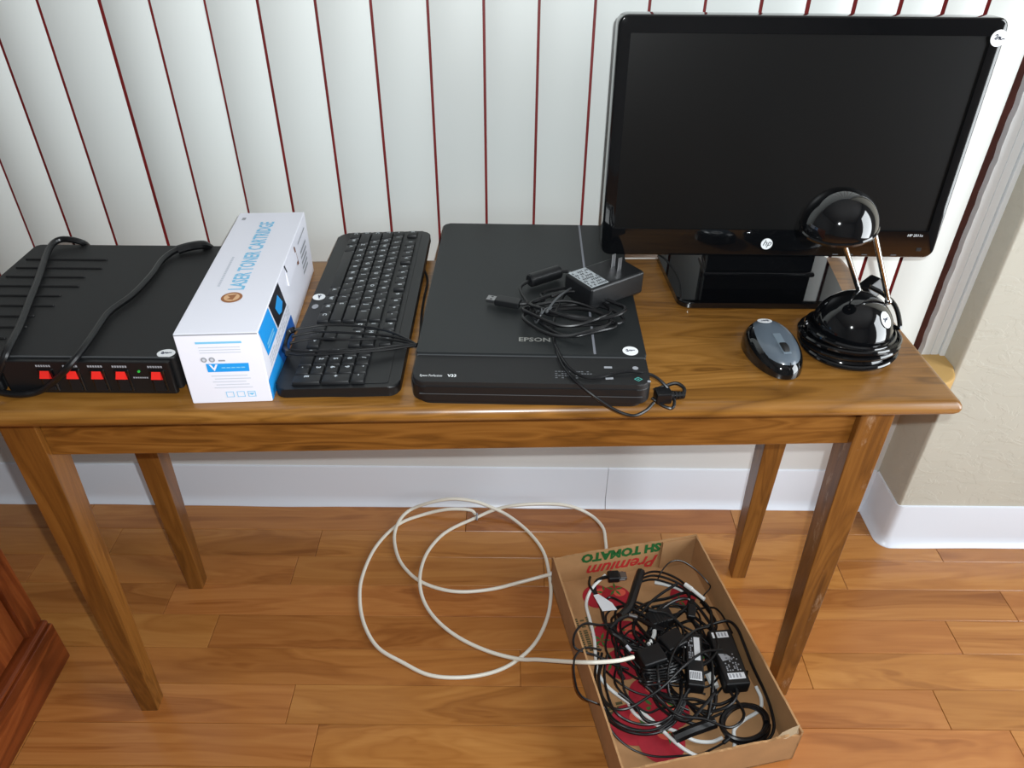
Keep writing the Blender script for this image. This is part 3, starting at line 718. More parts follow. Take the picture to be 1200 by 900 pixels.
for k in range(3):
    for q in range(12):
        if random.random() < .85: flat(mb, rect(.022 + q * .0105, .030 + q * .0105, .035 + k * .005, .0375 + k * .005), Fs)
mb.build('small_print', M['print_lg'], bx_, 0)['kind'] = 'stuff'
mb = MB()
for k in range(5): flat(mb, rect(.262, .305 - k * .002, .062 - k * .008, .066 - k * .008), Fs)
flat(mb, rect(.255, .31, .08, .0825), Fs)
mb.build('small_print', M['print_g'], bx_, 0)['kind'] = 'stuff'
mb = MB(); flat(mb, [(.228, .090), (.234, .088), (.243, .058), (.233, .060)], Fs, .0002); mb.build('tear_slot', M['slit'], bx_, 0, 'brown torn slot')
mb = MB(); flat(mb, [(.160, .0955), (.164, .0955), (.172, .082), (.169, .081)], Fs, .0002); mb.build('tear_slot', M['print_k'], bx_, 0)
MB().add([(BW - .0005, .165, BH - .001), (BW - .0005, .235, BH - .001), (BW + .0015, .235, BH - .030), (BW + .002, .165, BH - .032), (BW - .0005, .165, BH - .032), (BW - .0005, .235, BH - .030)],
         [(0, 1, 2, 3), (0, 3, 4), (1, 5, 2), (3, 2, 5, 4)]).build('tear_flap', M['carton'], bx_, 0)

# ------------------------------------------------------------------ surge power center
sg = thing('power_strip_console', 'flat black power console with red rocker switches', 'power strip', (-.395, .728, T), .0)
GW, GD, GH = .312, .300, .050
b = MB(); b.prism(rrect(-GW, 0, .004, GD, (.01, .01, .004, .004), 4), .006, GH, .002); b.build('housing', M['blk_matte'], sg)
b = MB(); b.prism(rrect(-GW + .012, -.012, .012, GD - .01, .006, 3), 0, .006); b.build('underside', M['blk'], sg)
b = MB(); b.prism(rrect(-.205, -.004, -.004, .004, .0035, 4), .004, GH - .0015, .0015); b.build('switch_panel', M['blk'], sg)
b = MB(); b.prism(rrect(-GW, -.212, -.004, .006, .0035, 4), .004, GH - .0015, .0015); b.build('end_panel', M['blk'], sg)
for k in range(9):
    MB().box(-GW + .01, -.185 + .008 * (k % 2) - (8 - k) * .004, .04 + k * .026, .0435 + k * .026, GH - .0005, GH + .0022, .001, 1).build('vent_rib', M['blk_matte'], sg)
MB().box(-GW, -.0, .0035, .0048, GH - .0006, GH + .0008).build('edge_bead', M['seam'], sg, 0)
for k, xx in enumerate((-.152, -.1205, -.0915, -.063, -.0215)):
    s_ = MB().box(xx - .009, xx + .009, -.006, -.003, .007, .038, .001, 1).build('switch_frame', M['blk_gloss'], sg)
    MB().add([(xx - .0052, -.006, .0365), (xx + .0052, -.006, .0365), (xx + .0058, -.0105, .0285), (xx - .0058, -.0105, .0285), (xx - .0058, -.006, .0255), (xx + .0058, -.006, .0255)],
             [(0, 1, 2, 3), (3, 2, 5, 4), (0, 3, 4), (1, 5, 2), (0, 4, 5, 1)]).build('rocker', M['redsw'], s_, 0, 'red rocker')
    MB().add([(xx - .006, -.006, .0255), (xx + .006, -.006, .0255), (xx + .006, -.008, .010), (xx - .006, -.008, .010), (xx - .006, -.006, .009), (xx + .006, -.006, .009)],
             [(0, 1, 2, 3), (3, 2, 5, 4), (0, 3, 4), (1, 5, 2), (0, 4, 5, 1)]).build('rocker', M['blk'], s_, 0)
    mb = MB(); Fg = frame((xx, -.0043, .0425), (1, 0, 0), (0, 0, 1))
    for q in range(6): flat(mb, rect(-.009 + q * .003, -.0068 + q * .003, -.0014, .0014), Fg)
    mb.build('small_print', M['print_g'], sg, 0)['kind'] = 'stuff'
mb = MB(); Fg = frame((-.042, -.0043, .027), (1, 0, 0), (0, 0, 1))
for q in range(7): flat(mb, rect(-.009 + q * .0026, -.007 + q * .0026, -.001, .001), Fg)
mb.build('small_print', M['print_g'], sg, 0)['kind'] = 'stuff'
MB().cyl((-.042, -.004, .036), (-.042, -.0052, .036), .0015, 12).build('indicator_light', M['led'], sg)
sticker(sg, (-.0125, .0125, GH + .0003), (0, 0, 1), .0105, .0085)
# its two thick cords
iv = sub(sg)
P = [iv @ G(u, v, T + z) for u, v, z in ((104, 290, .030), (98, 285, .052), (84, 281, .060), (70, 281, .061), (60, 288, .0585), (53, 303, .0565), (45, 327, .056), (34, 355, .056), (22, 385, .056), (10, 408, .056), (3, 425, .045), (-4, 445, .020), (-12, 460, .006))]
MB().tube(P, .0046, 10, 6).build('power_cord', M['blk_soft'], sg)
P = [iv @ G(u, v, T + z) for u, v, z in ((248, 300, .012), (246, 291, .044), (238, 287, .058), (222, 289, .0585), (205, 294, .057), (190, 305, .0555), (177, 323, .0555), (155, 346, .0555), (128, 366, .0555), (112, 388, .0555), (98, 408, .0555), (80, 430, .046), (62, 448, .020), (46, 458, .008), (28, 462, .006), (8, 461, .006), (-12, 456, .006))]
MB().tube(P, .0042, 10, 6).build('power_cord', M['blk_soft'], sg)
MB().tube([iv @ G(u, v, T + z) for u, v, z in ((246, 291, .046), (238, 287, .058), (222, 289, .0585), (208, 293, .057))], .0066, 10, 6).build('strain_relief', M['blk_soft'], sg)

# ------------------------------------------------------------------ monitor
mo = thing('computer_monitor', 'wide black glossy computer monitor on a stand', 'monitor', (.367, 1.012, T), -.0036)
MWd, MZ0, MHt = .48, .0535, .3165
tlt = Matrix.Translation((0, 0, MZ0)) @ Matrix.Rotation(math.radians(-3), 4, 'X')
# in monitor frame: x right, z up, front faces -y
def ring_prism(outer, inner, y0, y1):
    n = len(outer); vs = []; fs = []
    for y in (y0, y1):
        for p in outer: vs.append((p[0], y, p[1]))
        for p in inner: vs.append((p[0], y, p[1]))
    for i in range(n):
        j = (i + 1) % n
        fs += [(i, j, n + j, n + i), (2 * n + i, 3 * n + i, 3 * n + j, 2 * n + j), (i, 2 * n + i, 2 * n + j, j), (n + i, n + j, 3 * n + j, 3 * n + i)]
    return vs, fs
out_ = rrect(-MWd / 2, MWd / 2, 0, MHt, .013, 5); inn = rrect(-MWd / 2 + .0165, MWd / 2 - .0165, .040, MHt - .021, .001, 5)
vs, fs = ring_prism(out_, inn, -.012, .012)
bb = bmesh.new(); bv = [bb.verts.new(v) for v in vs]
for f in fs: bb.faces.new([bv[i] for i in f])
bmesh.ops.recalc_face_normals(bb, faces=bb.faces)
mid = .010
bmesh.ops.bevel(bb, geom=[e for e in bb.edges if all(v.co.y < 0 for v in e.verts) and (e.verts[0].index // len(out_)) == 0 and e.calc_length() > 0 and all(abs(abs(v.co.x)) > MWd / 2 - .0135 or v.co.z < .0135 or v.co.z > MHt - .0135 for v in e.verts) and not any(abs(v.co.y + .012) > 1e-6 for v in e.verts)], offset=.003, segments=3, profile=.5, affect='EDGES')
MB(tlt).bm(bb).build('bezel', M['blk_gloss'], mo)
MB(tlt).box(-MWd / 2 + .0155, MWd / 2 - .0155, -.0095, -.006, .039, MHt - .020).build('screen', M['screen'], mo, 0)
MB(tlt).box(-.22, .22, .010, .030, .02, MHt - .02, .008, 3, taper=None).build('back_shell', M['blk'], mo)
MB(tlt).box(-.13, .13, .028, .048, .04, .22, .01, 3).build('back_bulge', M['blk'], mo)
# neck and base
nb = MB(); nb.prism([(-.075, .02), (.085, .02), (.083, .062), (-.073, .062)], .012, .085, .004, 3); nb.build('neck', M['blk_gloss'], mo)
nb = MB(); nb.prism([(-.079, .014), (.089, .014), (.087, .066), (-.077, .066)], .0085, .0145, .004, 3); nb.build('neck_foot', M['blk_gloss'], mo)
base = []
fl_, fr_, br_, bl2 = (-.130, -.072), (.111, -.071), (.128, .088), (-.140, .088)
def rpoly(P, R, n=6):
    out = []
    for i in range(len(P)):
        p0, p1, p2 = Vector(P[i - 1]), Vector(P[i]), Vector(P[(i + 1) % len(P)])
        a = p1 + (p0 - p1).normalized() * R[i]; c = p1 + (p2 - p1).normalized() * R[i]
        for k in range(n + 1):
            t = k / n; out.append(tuple(a * (1 - t) ** 2 + p1 * 2 * t * (1 - t) + c * t * t))
    return out
MB().prism(rpoly([fl_, fr_, br_, bl2], [.022, .022, .012, .012]), .0015, .010, .003, 3).build('stand_base', M['blk_gloss'], mo)
lip = [(-.138, .084), (-.128, .060), (-.121, .025), (-.119, -.010), (-.122, -.040), (-.126, -.062)]
MB().tube([(x, y, .0102) for x, y in lip], .0014, 6, 6).build('base_ridge', M['blk'], mo)
lo_ = MB(tlt).prism(disc(0, 0, .0082, 28), 0, .0012, M=frame((-.003, -.012, .0195), (1, 0, 0), (0, 0, 1))).build('badge', M['silver'], mo, 35, 'round silver badge')
lo_.data.materials.clear(); lo_.data.materials.append(M['print_w'])
mb = MB(tlt); text_mb(mb, 'hp', .0125, frame((-.003, -.0134, .0172), (1, 0, 0), (0, 0, 1)), 'CENTER', shear=.35); mb.build('lettering', M['print_k'], lo_, 0)
mb = MB(tlt); text_mb(mb, 'HP 2011x', .0055, frame((.206, -.0123, .0325), (1, 0, 0), (0, 0, 1)), 'CENTER'); mb.build('lettering', M['print_w'], mo, 0)
for k in range(5):
    MB(tlt).box(.095 + k * .021, .103 + k * .021, -.0126, -.011, .0035, .005).build('menu_button', M['seam'], mo, 0)
MB(tlt).box(.213, .221, -.0126, -.011, .010, .016, .001, 1).build('power_button', M['blk'], mo)
sticker(mo, tlt @ Vector((MWd / 2 - .0085, -.0128, MHt - .023)), tlt.to_3x3() @ Vector((0, -1, 0)), .0098, scribble=[(-.5, .3), (-.3, .45), (-.2, .2), (-.5, -.1), (-.2, -.1), (0, .2), (.1, -.2), (.25, .1), (.05, .15), (.35, -.2), (.5, -.05), (.75, -.1)], up=(0, 0, 1))

# ------------------------------------------------------------------ desk lamp
LX, LY = .4425, .846
lm = thing('desk_lamp', 'small black folding desk lamp with chrome arms and its cord wound round the base', 'lamp', (LX, LY, T))
MB().lathe([(.058, 0), (.060, .004), (.058, .010), (.050, .016), (.048, .022), (.051, .028), (.049, .030)], 40).build('foot', M['blk_gloss'], lm)
MB().sphere((.002, .004, .026), .0505, 40, 14, 0.02, 1).build('base_dome', M['blk_gloss'], lm)
random.seed(3)
P = []
for k in range(4 * 16 + 1):
    a = 2 * math.pi * k / 16 + .5; f_ = k / 64
    rr2 = .0615 - .008 * f_ + .002 * math.sin(k * .7) + (.003 if 30 < k < 50 else 0)
    P.append((rr2 * math.cos(a), rr2 * math.sin(a) * .98, .0045 + .027 * f_ + .0035 * math.sin(a * 1.0 + f_ * 5)))
MB().tube(P, .0038, 10, 4).build('power_cord', M['blk_gloss'], lm)
P = [P[-1], (.056, -.008, .034), (.060, .004, .042), (.058, .022, .052), (.046, .036, .060), (.030, .044, .066)]
MB().tube([P[0]] + P[1:], .003, 8, 6).build('power_cord', M['blk_gloss'], lm)
iv = sub(lm)
a0, a1 = iv @ H(1007, 342, .868), iv @ H(986, 276, .858)
c0, c1 = iv @ H(1041, 353, .850), iv @ H(1023, 264, .842)
for p, q in ((a0, a1), (c0, c1)):
    ar = MB().cyl(p, q, .0033, 14).build('arm', M['chrome'], lm)
    MB().sphere(tuple(p), .0046, 14, 8).build('hinge', M['chrome'], ar)
    MB().cyl(q - Vector((.0, .0, .0)), q + (q - p).normalized() * .006, .0048, 14).build('arm_tip', M['steel'], ar)
d = (c1 - c0).normalized(); MB().cyl(c1 - d * .006, c1 + d * .012, .0062, 16, .005).build('arm_sleeve', M['print_lg'], lm, 35, 'pale plastic sleeve')
MB().box(-.0035, .0035, -.003, .003, -.003, .007, .0006, 1, M=Matrix.Translation(a1 + Vector((-.006, -.004, .0)))).build('shade_clip', M['steel'], lm)
sh = iv @ H(983, 263, .838)
tl_ = Matrix.Translation(sh) @ Matrix.Rotation(math.radians(-8), 4, 'Y') @ Matrix.Rotation(math.radians(6), 4, 'X')
pr = []
R_ = .0435
for k in range(15):
    a = math.radians(-4 + 94 * k / 14); pr.append((max(R_ * math.cos(a), 1e-4), R_ * math.sin(a)))
inner_ = [(max((R_ - .0016) * math.cos(math.radians(-4 + 94 * k / 14)), 1e-4), (R_ - .0016) * math.sin(math.radians(-4 + 94 * k / 14)) - .0002) for k in range(15)]
sh_o = MB(tl_).lathe(inner_[::-1] + pr, 44, cap=False).build('lamp_shade', M['blk_gloss'], lm)
MB(tl_).lathe([(R_ + .0008, -.004), (R_ + .0014, -.001), (R_ + .0004, .001), (R_ - .002, -.003), (R_ + .0008, -.004)], 44, cap=False).build('shade_rim', M['blk_gloss'], sh_o)
MB(tl_).lathe([(.001, .026), (.006, .022), (.007, .012), (.004, .006), (.0005, .005)], 16).build('bulb', M['print_lg'], lm)
# plug wedged behind the dome
pa = iv @ H(1021, 338, .915)
F = frame(pa, (.75, .45, .35), (-.3, .2, .8))
MB(F).box(-.016, .016, -.013, .013, -.010, .010, .003, 2, taper=(.8, .8)).build('plug', M['blk_soft'], lm)
for s_ in (-1, 1): MB(F).box(-.030, -.015, s_ * .006 - .0028, s_ * .006 + .0028, -.0008, .0008).build('prong', M['brass'], lm, 0)
sn_ = Vector((.47, -.62, .63)).normalized()
sticker(lm, tuple(Vector((.002, .004, .026)) + sn_ * .0506), tuple(sn_), .0085, .0110, up=(0, 0, 1))

# ------------------------------------------------------------------ mouse
ms = thing('computer_mouse', 'black and slate grey wireless mouse with scroll wheel', 'mouse', (.3375, .820, T), math.radians(187))
# nose points +y locally
def shell(sx, sy, sz, z0, e=2.15, n=48, m=14, a0=0.0, a1=math.pi / 2):
    vs = []; fs = []
    for j in range(m + 1):
        ph_ = a0 + (a1 - a0) * j / m
        cz = math.sin(ph_) ** .8 * sz; cr = max(math.cos(ph_), 0) ** .55
        for i in range(n):
            a = 2 * math.pi * i / n
            ca, sa = math.cos(a), math.sin(a)
            rad = (abs(ca) ** e + abs(sa) ** e) ** (-1 / e)
            y = sy * cr * rad * sa
            vs.append((sx * cr * rad * ca * (1 - .10 * (y / sy)), y, z0 + cz * (1 - .22 * (y / sy))))
    for j in range(m):
        for i in range(n):
            k = (i + 1) % n; fs.append((j * n + i, j * n + k, (j + 1) * n + k, (j + 1) * n + i))
    fs.append(tuple(range(n))[::-1]); fs.append(tuple(m * n + i for i in range(n)))
    return vs, fs
MB().add(*shell(.034, .0545, .029, .002)).build('body', M['blk_gloss'], ms)
MB().add(*shell(.0280, .0505, .0182, .0147, a0=.3)).build('top_shell', M['slate'], ms)
MB().box(-.0052, .0052, -.004, .036, -.0015, .0010, .0010, 2, M=Matrix.Translation((0, 0, .0327)) @ Matrix.Rotation(math.radians(-6), 4, 'X')).build('wheel_channel', M['slate_l'], ms)
MB().cyl((-.0042, .024, .0228), (.0042, .024, .0228), .0125, 28, None, .0015).build('scroll_wheel', M['blk_matte'], ms)
MB().box(-.0004, .0004, .040, .0515, .014, .0225).build('button_split', M['blk'], ms, 0)
sticker(ms, (.003, -.034, .0338), (0.0, -.24, .97), .0095, .0085)

# ------------------------------------------------------------------ white cable on the floor
def q2(pts, ox=400, oy=560, s=3.4625): return [(ox + x / s, oy + y / s) for x, y in pts]
def onfloor(u, v, z):
    p = G(u, v, z)
    if p.y > 1.208: p = H(u, v, 1.208)
    return p
ca = q2([(545, 148), (520, 130), (430, 128), (330, 150), (230, 190), (140, 280), (85, 400), (75, 500), (95, 600), (150, 690), (250, 750), (340, 795), (430, 810), (540, 805), (640, 780), (720, 735), (790, 665), (835, 570), (850, 480), (845, 400), (820, 300), (760, 220), (680, 155), (610, 120), (540, 95), (450, 85), (360, 100), (280, 130), (235, 175), (215, 240), (230, 320), (270, 380), (330, 425), (420, 455), (510, 462), (620, 450), (720, 425), (800, 404), (850, 390)])
zz = [.0045] * len(ca)
for i in (15,): zz[i] = .004
for i in (22, 23): zz[i] = .012
for i in (28, 27): zz[i] = .0125
for i in (32,): zz[i] = .0045
for i in (37, 38): zz[i] = .012
wc = thing('white_coax_cable', 'white round cable lying in loose loops on the wood floor', 'cable', tuple(onfloor(*ca[6], 0)))
iv = sub(wc)
MB().tube([iv @ onfloor(u, v, z) for (u, v), z in zip(ca, zz)], .0036, 10, 6).build('cord', M['coax'], wc)
e_ = iv @ onfloor(*ca[-1], .012); e0 = iv @ onfloor(*ca[-2], .012); d = (e_ - e0).normalized()
MB().cyl(e_ - d * .004, e_ + d * .004, .0046, 12).build('end_collar', M['coax2'], wc)
cbp = q2([(720, 735), (600, 705), (480, 650), (390, 580), (335, 500), (318, 410), (340, 320), (390, 250), (450, 205), (550, 160), (620, 130), (700, 112), (830, 105), (930, 115), (1010, 150), (1060, 200), (1072, 255), (1078, 330)])
z2 = [.0125, .006, .0045, .0045, .006, .012, .0045, .0045, .0045, .0045, .0045] + [.0045] * 7
P = [G(742, 770, .075), G(725, 774, .090), G(700, 776, .094), G(680, 776, .086), G(660, 775, .066), G(630, 773, .034)] + [onfloor(u, v, z) for (u, v), z in zip(cbp, z2)]
wc2 = thing('white_coax_cable', 'white round cable running from the tray of cords across floor and back behind it', 'cable', tuple(onfloor(*cbp[5], 0)))
iv = sub(wc2)
MB().tube([iv @ p for p in P], .0036, 10, 6).build('cord', M['coax'], wc2)
tp = iv @ onfloor(559, 605.5, .006)
MB().tube([tp + Vector((.0, .007 * math.cos(a), .006 * math.sin(a))) for a in [i * math.pi / 4 for i in range(8)]], .0022, 6, 4, True).build('twist_tie', M['print_g'], wc2)

# ------------------------------------------------------------------ cardboard tray
TRA = math.atan2(.067, .296)
ty = thing('cardboard_tray', 'open brown cardboard produce tray printed with tomatoes and green lettering', 'box', (.1747, .592, 0), .212)
TWd, TLn, THt, tk = .305, .432, .083, .0035
iv = sub(ty)
MB().box(0, TWd, 0, TLn, .001, .0045).build('bottom', M['kraft_in'], ty, 0)
def torn_wall(p0, p1, nrm, h, mat, seed, amp=.0015, lowat=None):
    rnd = random.Random(seed); p0 = Vector((p0[0], p0[1], 0)); p1 = Vector((p1[0], p1[1], 0)); nv = Vector((nrm[0], nrm[1], 0)) * tk
    n = 40; vs = []; fs = []
    for i in range(n + 1):
        t = i / n; p = p0.lerp(p1, t); hh = h + amp * rnd.uniform(-1, 1) + (lowat(t) if lowat else 0)
        for a in (p, p + nv): vs += [(a.x, a.y, .001), (a.x, a.y, hh + rnd.uniform(-.0004, .0004))]
    for i in range(n):
        a = i * 4; c = a + 4
        fs += [(a, c, c + 1, a + 1), (a + 2, a + 3, c + 3, c + 2), (a + 1, c + 1, c + 3, a + 3), (a, a + 2, c + 2, c)]
    fs += [(0, 1, 3, 2), (n * 4, n * 4 + 2, n * 4 + 3, n * 4 + 1)]
    return MB().add(vs, fs).build('side_wall', mat, ty, 0)
torn_wall((0, 0), (0, TLn), (1, 0), THt, M['kraft'], 1, .0004)
torn_wall((TWd, 0), (TWd, TLn), (-1, 0), THt, M['kraft'], 2, .0006)
torn_wall((0, TLn), (TWd, TLn), (0, -1), THt, M['kraft'], 3, .0012, lambda t: -.004 * max(0, 1 - t * 6))
torn_wall((0, 0), (TWd, 0), (0, 1), THt - .006, M['kraft'], 4, .0012, lambda t: .004 * math.sin(t * 30) * max(0, t * 3 - 2))
# torn curled rim piece at the front right corner
MB().add([(TWd - .045, .004, THt - .012), (TWd - .03, -.002, THt - .006), (TWd - .012, .001, THt - .001), (TWd - .0, .012, THt + .001), (TWd - .012, .012, THt - .003), (TWd - .03, .010, THt - .008), (TWd - .03, .003, THt - .014), (TWd - .005, .003, THt - .012)],
         [(0, 1, 5), (1, 2, 4, 5), (2, 3, 4), (0, 5, 6), (5, 4, 7, 6), (4, 3, 7)]).build('torn_edge', M['torn'], ty, 0)
# inner fold at the back right
MB().box(TWd - .075, TWd - .004, TLn - .008, TLn - .0045, .005, THt - .002).build('corner_flap', M['kraft_in'], ty, 0)
# printing on the inside of the back wall (upside down), on the bottom: tomatoes
Fb = frame((TWd, TLn - tk - .0006, 0), (-1, 0, 0), (0, 0, -1))
mb = MB(); text_mb(mb, 'SH TOMATO', .033, Fb @ Matrix.Translation((.078, -.0785, 0)), bold=.0018, sx=.88); mb.build('lettering', M['pgreen'], ty, 0, 'green upside-down lettering')
mb = MB(); text_mb(mb, 'Premium', .047, Fb @ Matrix.Translation((.079, -.0435, 0)), shear=.35, bold=.001, sx=.88); mb.build('lettering', M['pred'], ty, 0, 'red upside-down lettering')
def tomato(u, v, r, leafdir=0.5, lift=0.0):
    c = iv @ G(u, v, .0046); Fz = frame((0, 0, .0048 + lift), (1, 0, 0), (0, 1, 0))
    mb = MB(); flat(mb, [(c.x + x, c.y + y) for x, y in disc(0, 0, r, 30, r * .95)], Fz); o = mb.build('tomato_print', M['tomato'], ty, 0)
    mb = MB(); flat(mb, [(c.x + x, c.y + y) for x, y in disc(r * .35, r * .3, r * .42, 20, r * .3)], Fz, .0002); mb.build('tomato_light', M['tomato_hi'], o, 0)
    mb = MB()
    for k in range(5):
        a = leafdir + k * 1.25; L2 = r * .62; lx, ly = c.x + r * .62 * math.cos(leafdir), c.y + r * .62 * math.sin(leafdir)
        flat(mb, [(lx, ly), (lx + L2 * .5 * math.cos(a + .3), ly + L2 * .5 * math.sin(a + .3)), (lx + L2 * math.cos(a), ly + L2 * math.sin(a)), (lx + L2 * .5 * math.cos(a - .3), ly + L2 * .5 * math.sin(a - .3))], Fz, .0004)
    mb.build('leaf_print', M['leaf'], o, 0)
for i, (u, v, r) in enumerate(((700, 699, .030), (722, 700, .030), (735, 745, .035), (713, 745, .030), (760, 815, .036), (742, 850, .040), (775, 870, .040), (785, 835, .034), (730, 780, .034), (800, 700, .026), (820, 760, .03))): tomato(u, v, r, .3 + i * 1.1, i * .0006)
mb = MB(); F = frame((0, 0, .0049), (1, 0, 0), (0, 1, 0))
for k in range(3):
    x_ = .020 + k * .012
    for q in range(16):
        if random.random() < .85: flat(mb, rect(x_, x_ + .008, .262 + q * .0048, .2655 + q * .0048), F)
mb.build('small_print', M['pdark'], ty, 0)['kind'] = 'stuff'
mb = MB()
for k in range(2):
    x_ = .028 + k * .018
    for q in range(9):
        if random.random() < .9: flat(mb, rect(x_, x_ + .012, .088 + q * .0075, .0935 + q * .0075), F)
mb.build('small_print', M['pdark'], ty, 0)['kind'] = 'stuff'

# ------------------------------------------------------------------ what lies in the tray
iv = sub(ty); Wt = iv.inverted()
def t1(pts): return [(640 + x / 3.103, 610 + y / 3.103) for x, y in pts]
def cord(label, pts, z, r=.0025, mat='blk_soft', name='black_cord', group=None, zs=None, wob=.004, sd=0):
    rnd = random.Random(sd + len(pts) * 7)
    P = [G(u, v, (zs[i] if zs else z + wob * math.sin(i * 1.7 + sd))) for i, (u, v) in enumerate(t1(pts))]
    for p in P:
        l = iv @ p
        if p.z < THt + .004:
            l.x = min(max(l.x, tk + r + .001), TWd - tk - r - .001); l.y = min(max(l.y, tk + r + .001), TLn - .009 - r)
            p.x, p.y = (Wt @ l).x, (Wt @ l).y
    o = thing(name, label, 'cord', (P[0].x, P[0].y, P[0].z), 0, group)
    i2 = sub(o); MB().tube([i2 @ p for p in P], r, 8, 6).build('cord', M[mat], o)
    return o, [i2 @ p for p in P]
cord('thick black cord curving along the right wall of the tray', [(560, 392), (600, 378), (660, 365), (730, 385), (772, 440), (783, 520), (798, 620), (822, 700), (828, 760), (800, 803), (745, 820), (690, 806), (650, 785)], .035, .0026, zs=[.04, .045, .055, .06, .055, .045, .04, .035, .03, .028, .026, .026, .028])
cord('thin black cord looping over the left rim of the tray', [(260, 372), (200, 380), (140, 375), (105, 410), (103, 460), (140, 482), (185, 492), (240, 520), (300, 540)], .05, .0022, zs=[.05, .06, .075, .089, .089, .075, .06, .05, .04])
o, p = cord('long thin black cord sweeping along the left side to the tray front', [(200, 470), (130, 465), (104, 500), (105, 580), (130, 640), (180, 685), (225, 740), (260, 790), (320, 835), (400, 858), (500, 855), (560, 850), (620, 822), (645, 808)], .03, .0018, zs=[.06, .08, .089, .089, .088, .07, .04, .03, .025, .022, .022, .022, .025, .028])
MB().cyl(p[-1], p[-1] + Vector((.012, .008, .002)), .0035, 12).build('barrel_plug', M['blk'], o)
for k in range(4):
    dx = (0, 14, -10, 24)[k]; dy = (0, -12, 10, -26)[k]
    s_ = 1 - .05 * k
    pts = [(190, 480), (178, 560), (190, 640), (222, 718), (282, 762), (360, 778), (430, 762), (482, 715), (510, 640), (500, 560), (440, 500), (350, 460), (260, 440)]
    pts = [(340 + (x - 340) * s_ + dx * .4, 610 + (y - 610) * s_ + dy * .4) for x, y in pts]
    cord('black cord wound in a wide loop over the printed tomatoes', pts, .028 + .006 * k, .0023, group='wide loops in the tray', sd=k)
cord('glossy black cord crossing diagonally in front of the adapters', [(640, 470), (570, 480), (500, 530), (430, 600), (370, 642), (300, 682), (245, 682), (205, 640), (192, 570), (210, 500)], .055, .0024, zs=[.055, .06, .064, .062, .058, .05, .045, .045, .045, .04])
for k in range(3):
    pts = [(335, 205 + 10 * k), (385, 186 + 14 * k), (440, 194 + 16 * k), (500, 228 + 12 * k), (522, 280 + 6 * k), (492, 338 - 4 * k), (430, 368 - 10 * k), (350, 340 - 18 * k), (300, 290)]
    cord('black cord coiled beside the lettered back wall of the tray', pts, .030 + .006 * k, .0022, group='coils near the back wall', sd=10 + k)
cord('fine black wire arching up against the back corner of the tray', [(405, 215), (420, 185), (450, 152), (490, 146), (540, 175), (588, 225), (597, 245), (575, 270), (560, 300)], .05, .0013, zs=[.03, .045, .055, .06, .055, .045, .035, .025, .02])
cord('black cord lying across the tray towards its right wall', [(430, 350), (520, 328), (600, 316), (660, 325), (705, 352), (730, 400)], .028, .0018)
cord('black cord bowed around the square adapters', [(600, 385), (545, 398), (490, 440), (455, 500), (442, 570), (452, 640), (500, 700), (575, 722), (640, 700)], .05, .0022, zs=[.05, .058, .064, .062, .056, .045, .035, .03, .03])
cord('black cord snaking under the narrow adapter', [(300, 300), (260, 360), (240, 430), (280, 500), (350, 560), (420, 640), (520, 668), (600, 650), (650, 600), (720, 590), (770, 540)], .018, .0021)
cord('black cord strung between loops at the tray centre', [(215, 545), (260, 585), (320, 622), (390, 642), (455, 662), (520, 690)], .036, .0018)
cord('black cord rising past the white tag', [(160, 205), (158, 235), (182, 275), (200, 320), (215, 372), (260, 410), (310, 460)], .045, .0024)
o, p = cord('shiny black lead with bright metal tip', [(232, 392), (262, 362), (300, 345), (330, 352), (380, 380), (430, 400)], .062, .0036)
MB().cyl(p[2] + Vector((0, 0, .001)), p[3], .0042, 12).build('metal_tip', M['steel'], o)
o, p = cord('slim black lead ending in a clear barrel plug', [(215, 385), (240, 410), (270, 430), (292, 455)], .058, .0034)
MB().cyl(p[-1], p[-1] + (p[-1] - p[-2]).normalized() * .012, .003, 12).build('barrel_plug', M['print_lg'], o)
# heavy helix lead at the front right of the tray
P = []
for k in range(3 * 16 + 1):
    a = 2 * math.pi * k / 16; f_ = k / 48
    P.append((722 + (88 - 14 * f_) * math.cos(a) + 8 * math.sin(a * .7), 742 + (72 - 12 * f_) * math.sin(a) - 10 * f_))
o, p = cord('heavy black coiled lead at the front right of the tray', P, 0, .0042, zs=[.012 + .022 * k / 48 + .004 * math.sin(k * .4) for k in range(49)])
o, p = cord('black fabric sleeved cord end lying near the printed tomatoes', [(465, 792), (520, 768), (570, 750), (612, 735)], .026, .0098, wob=.001)
o, p = cord('flat black strap hanging from the coils', [(345, 185), (330, 230), (318, 270), (300, 318), (270, 350)], .05, .0085, wob=.001)
# bound hank of thin lead
hk = thing('bound_cord_hank', 'tight hank of thin black lead tied in the tray middle', 'cord', tuple(G(*t1([(410, 560)])[0], .04)))
iv2 = sub(hk)
for k in range(7):
    y_ = 528 + k * 11
    MB().tube([iv2 @ G(*t1([q_])[0], .045 + .008 * math.sin(k * 1.3) + z_) for q_, z_ in (((345, y_ - 4), -.006), ((362, y_ + 3), .004), ((410, y_ + 2 * math.sin(k)), .006), ((462, y_ - 10), .004), ((492, y_ - 22), -.006))], .0022, 8, 6).build('cord', M['blk_soft'], hk)
MB().tube([iv2 @ G(*t1([q_])[0], .052 + z_) for q_, z_ in (((408, 515), 0), ((404, 545), .008), ((408, 580), .008), ((412, 610), 0))], .0026, 8, 6).build('tie', M['blk'], hk)
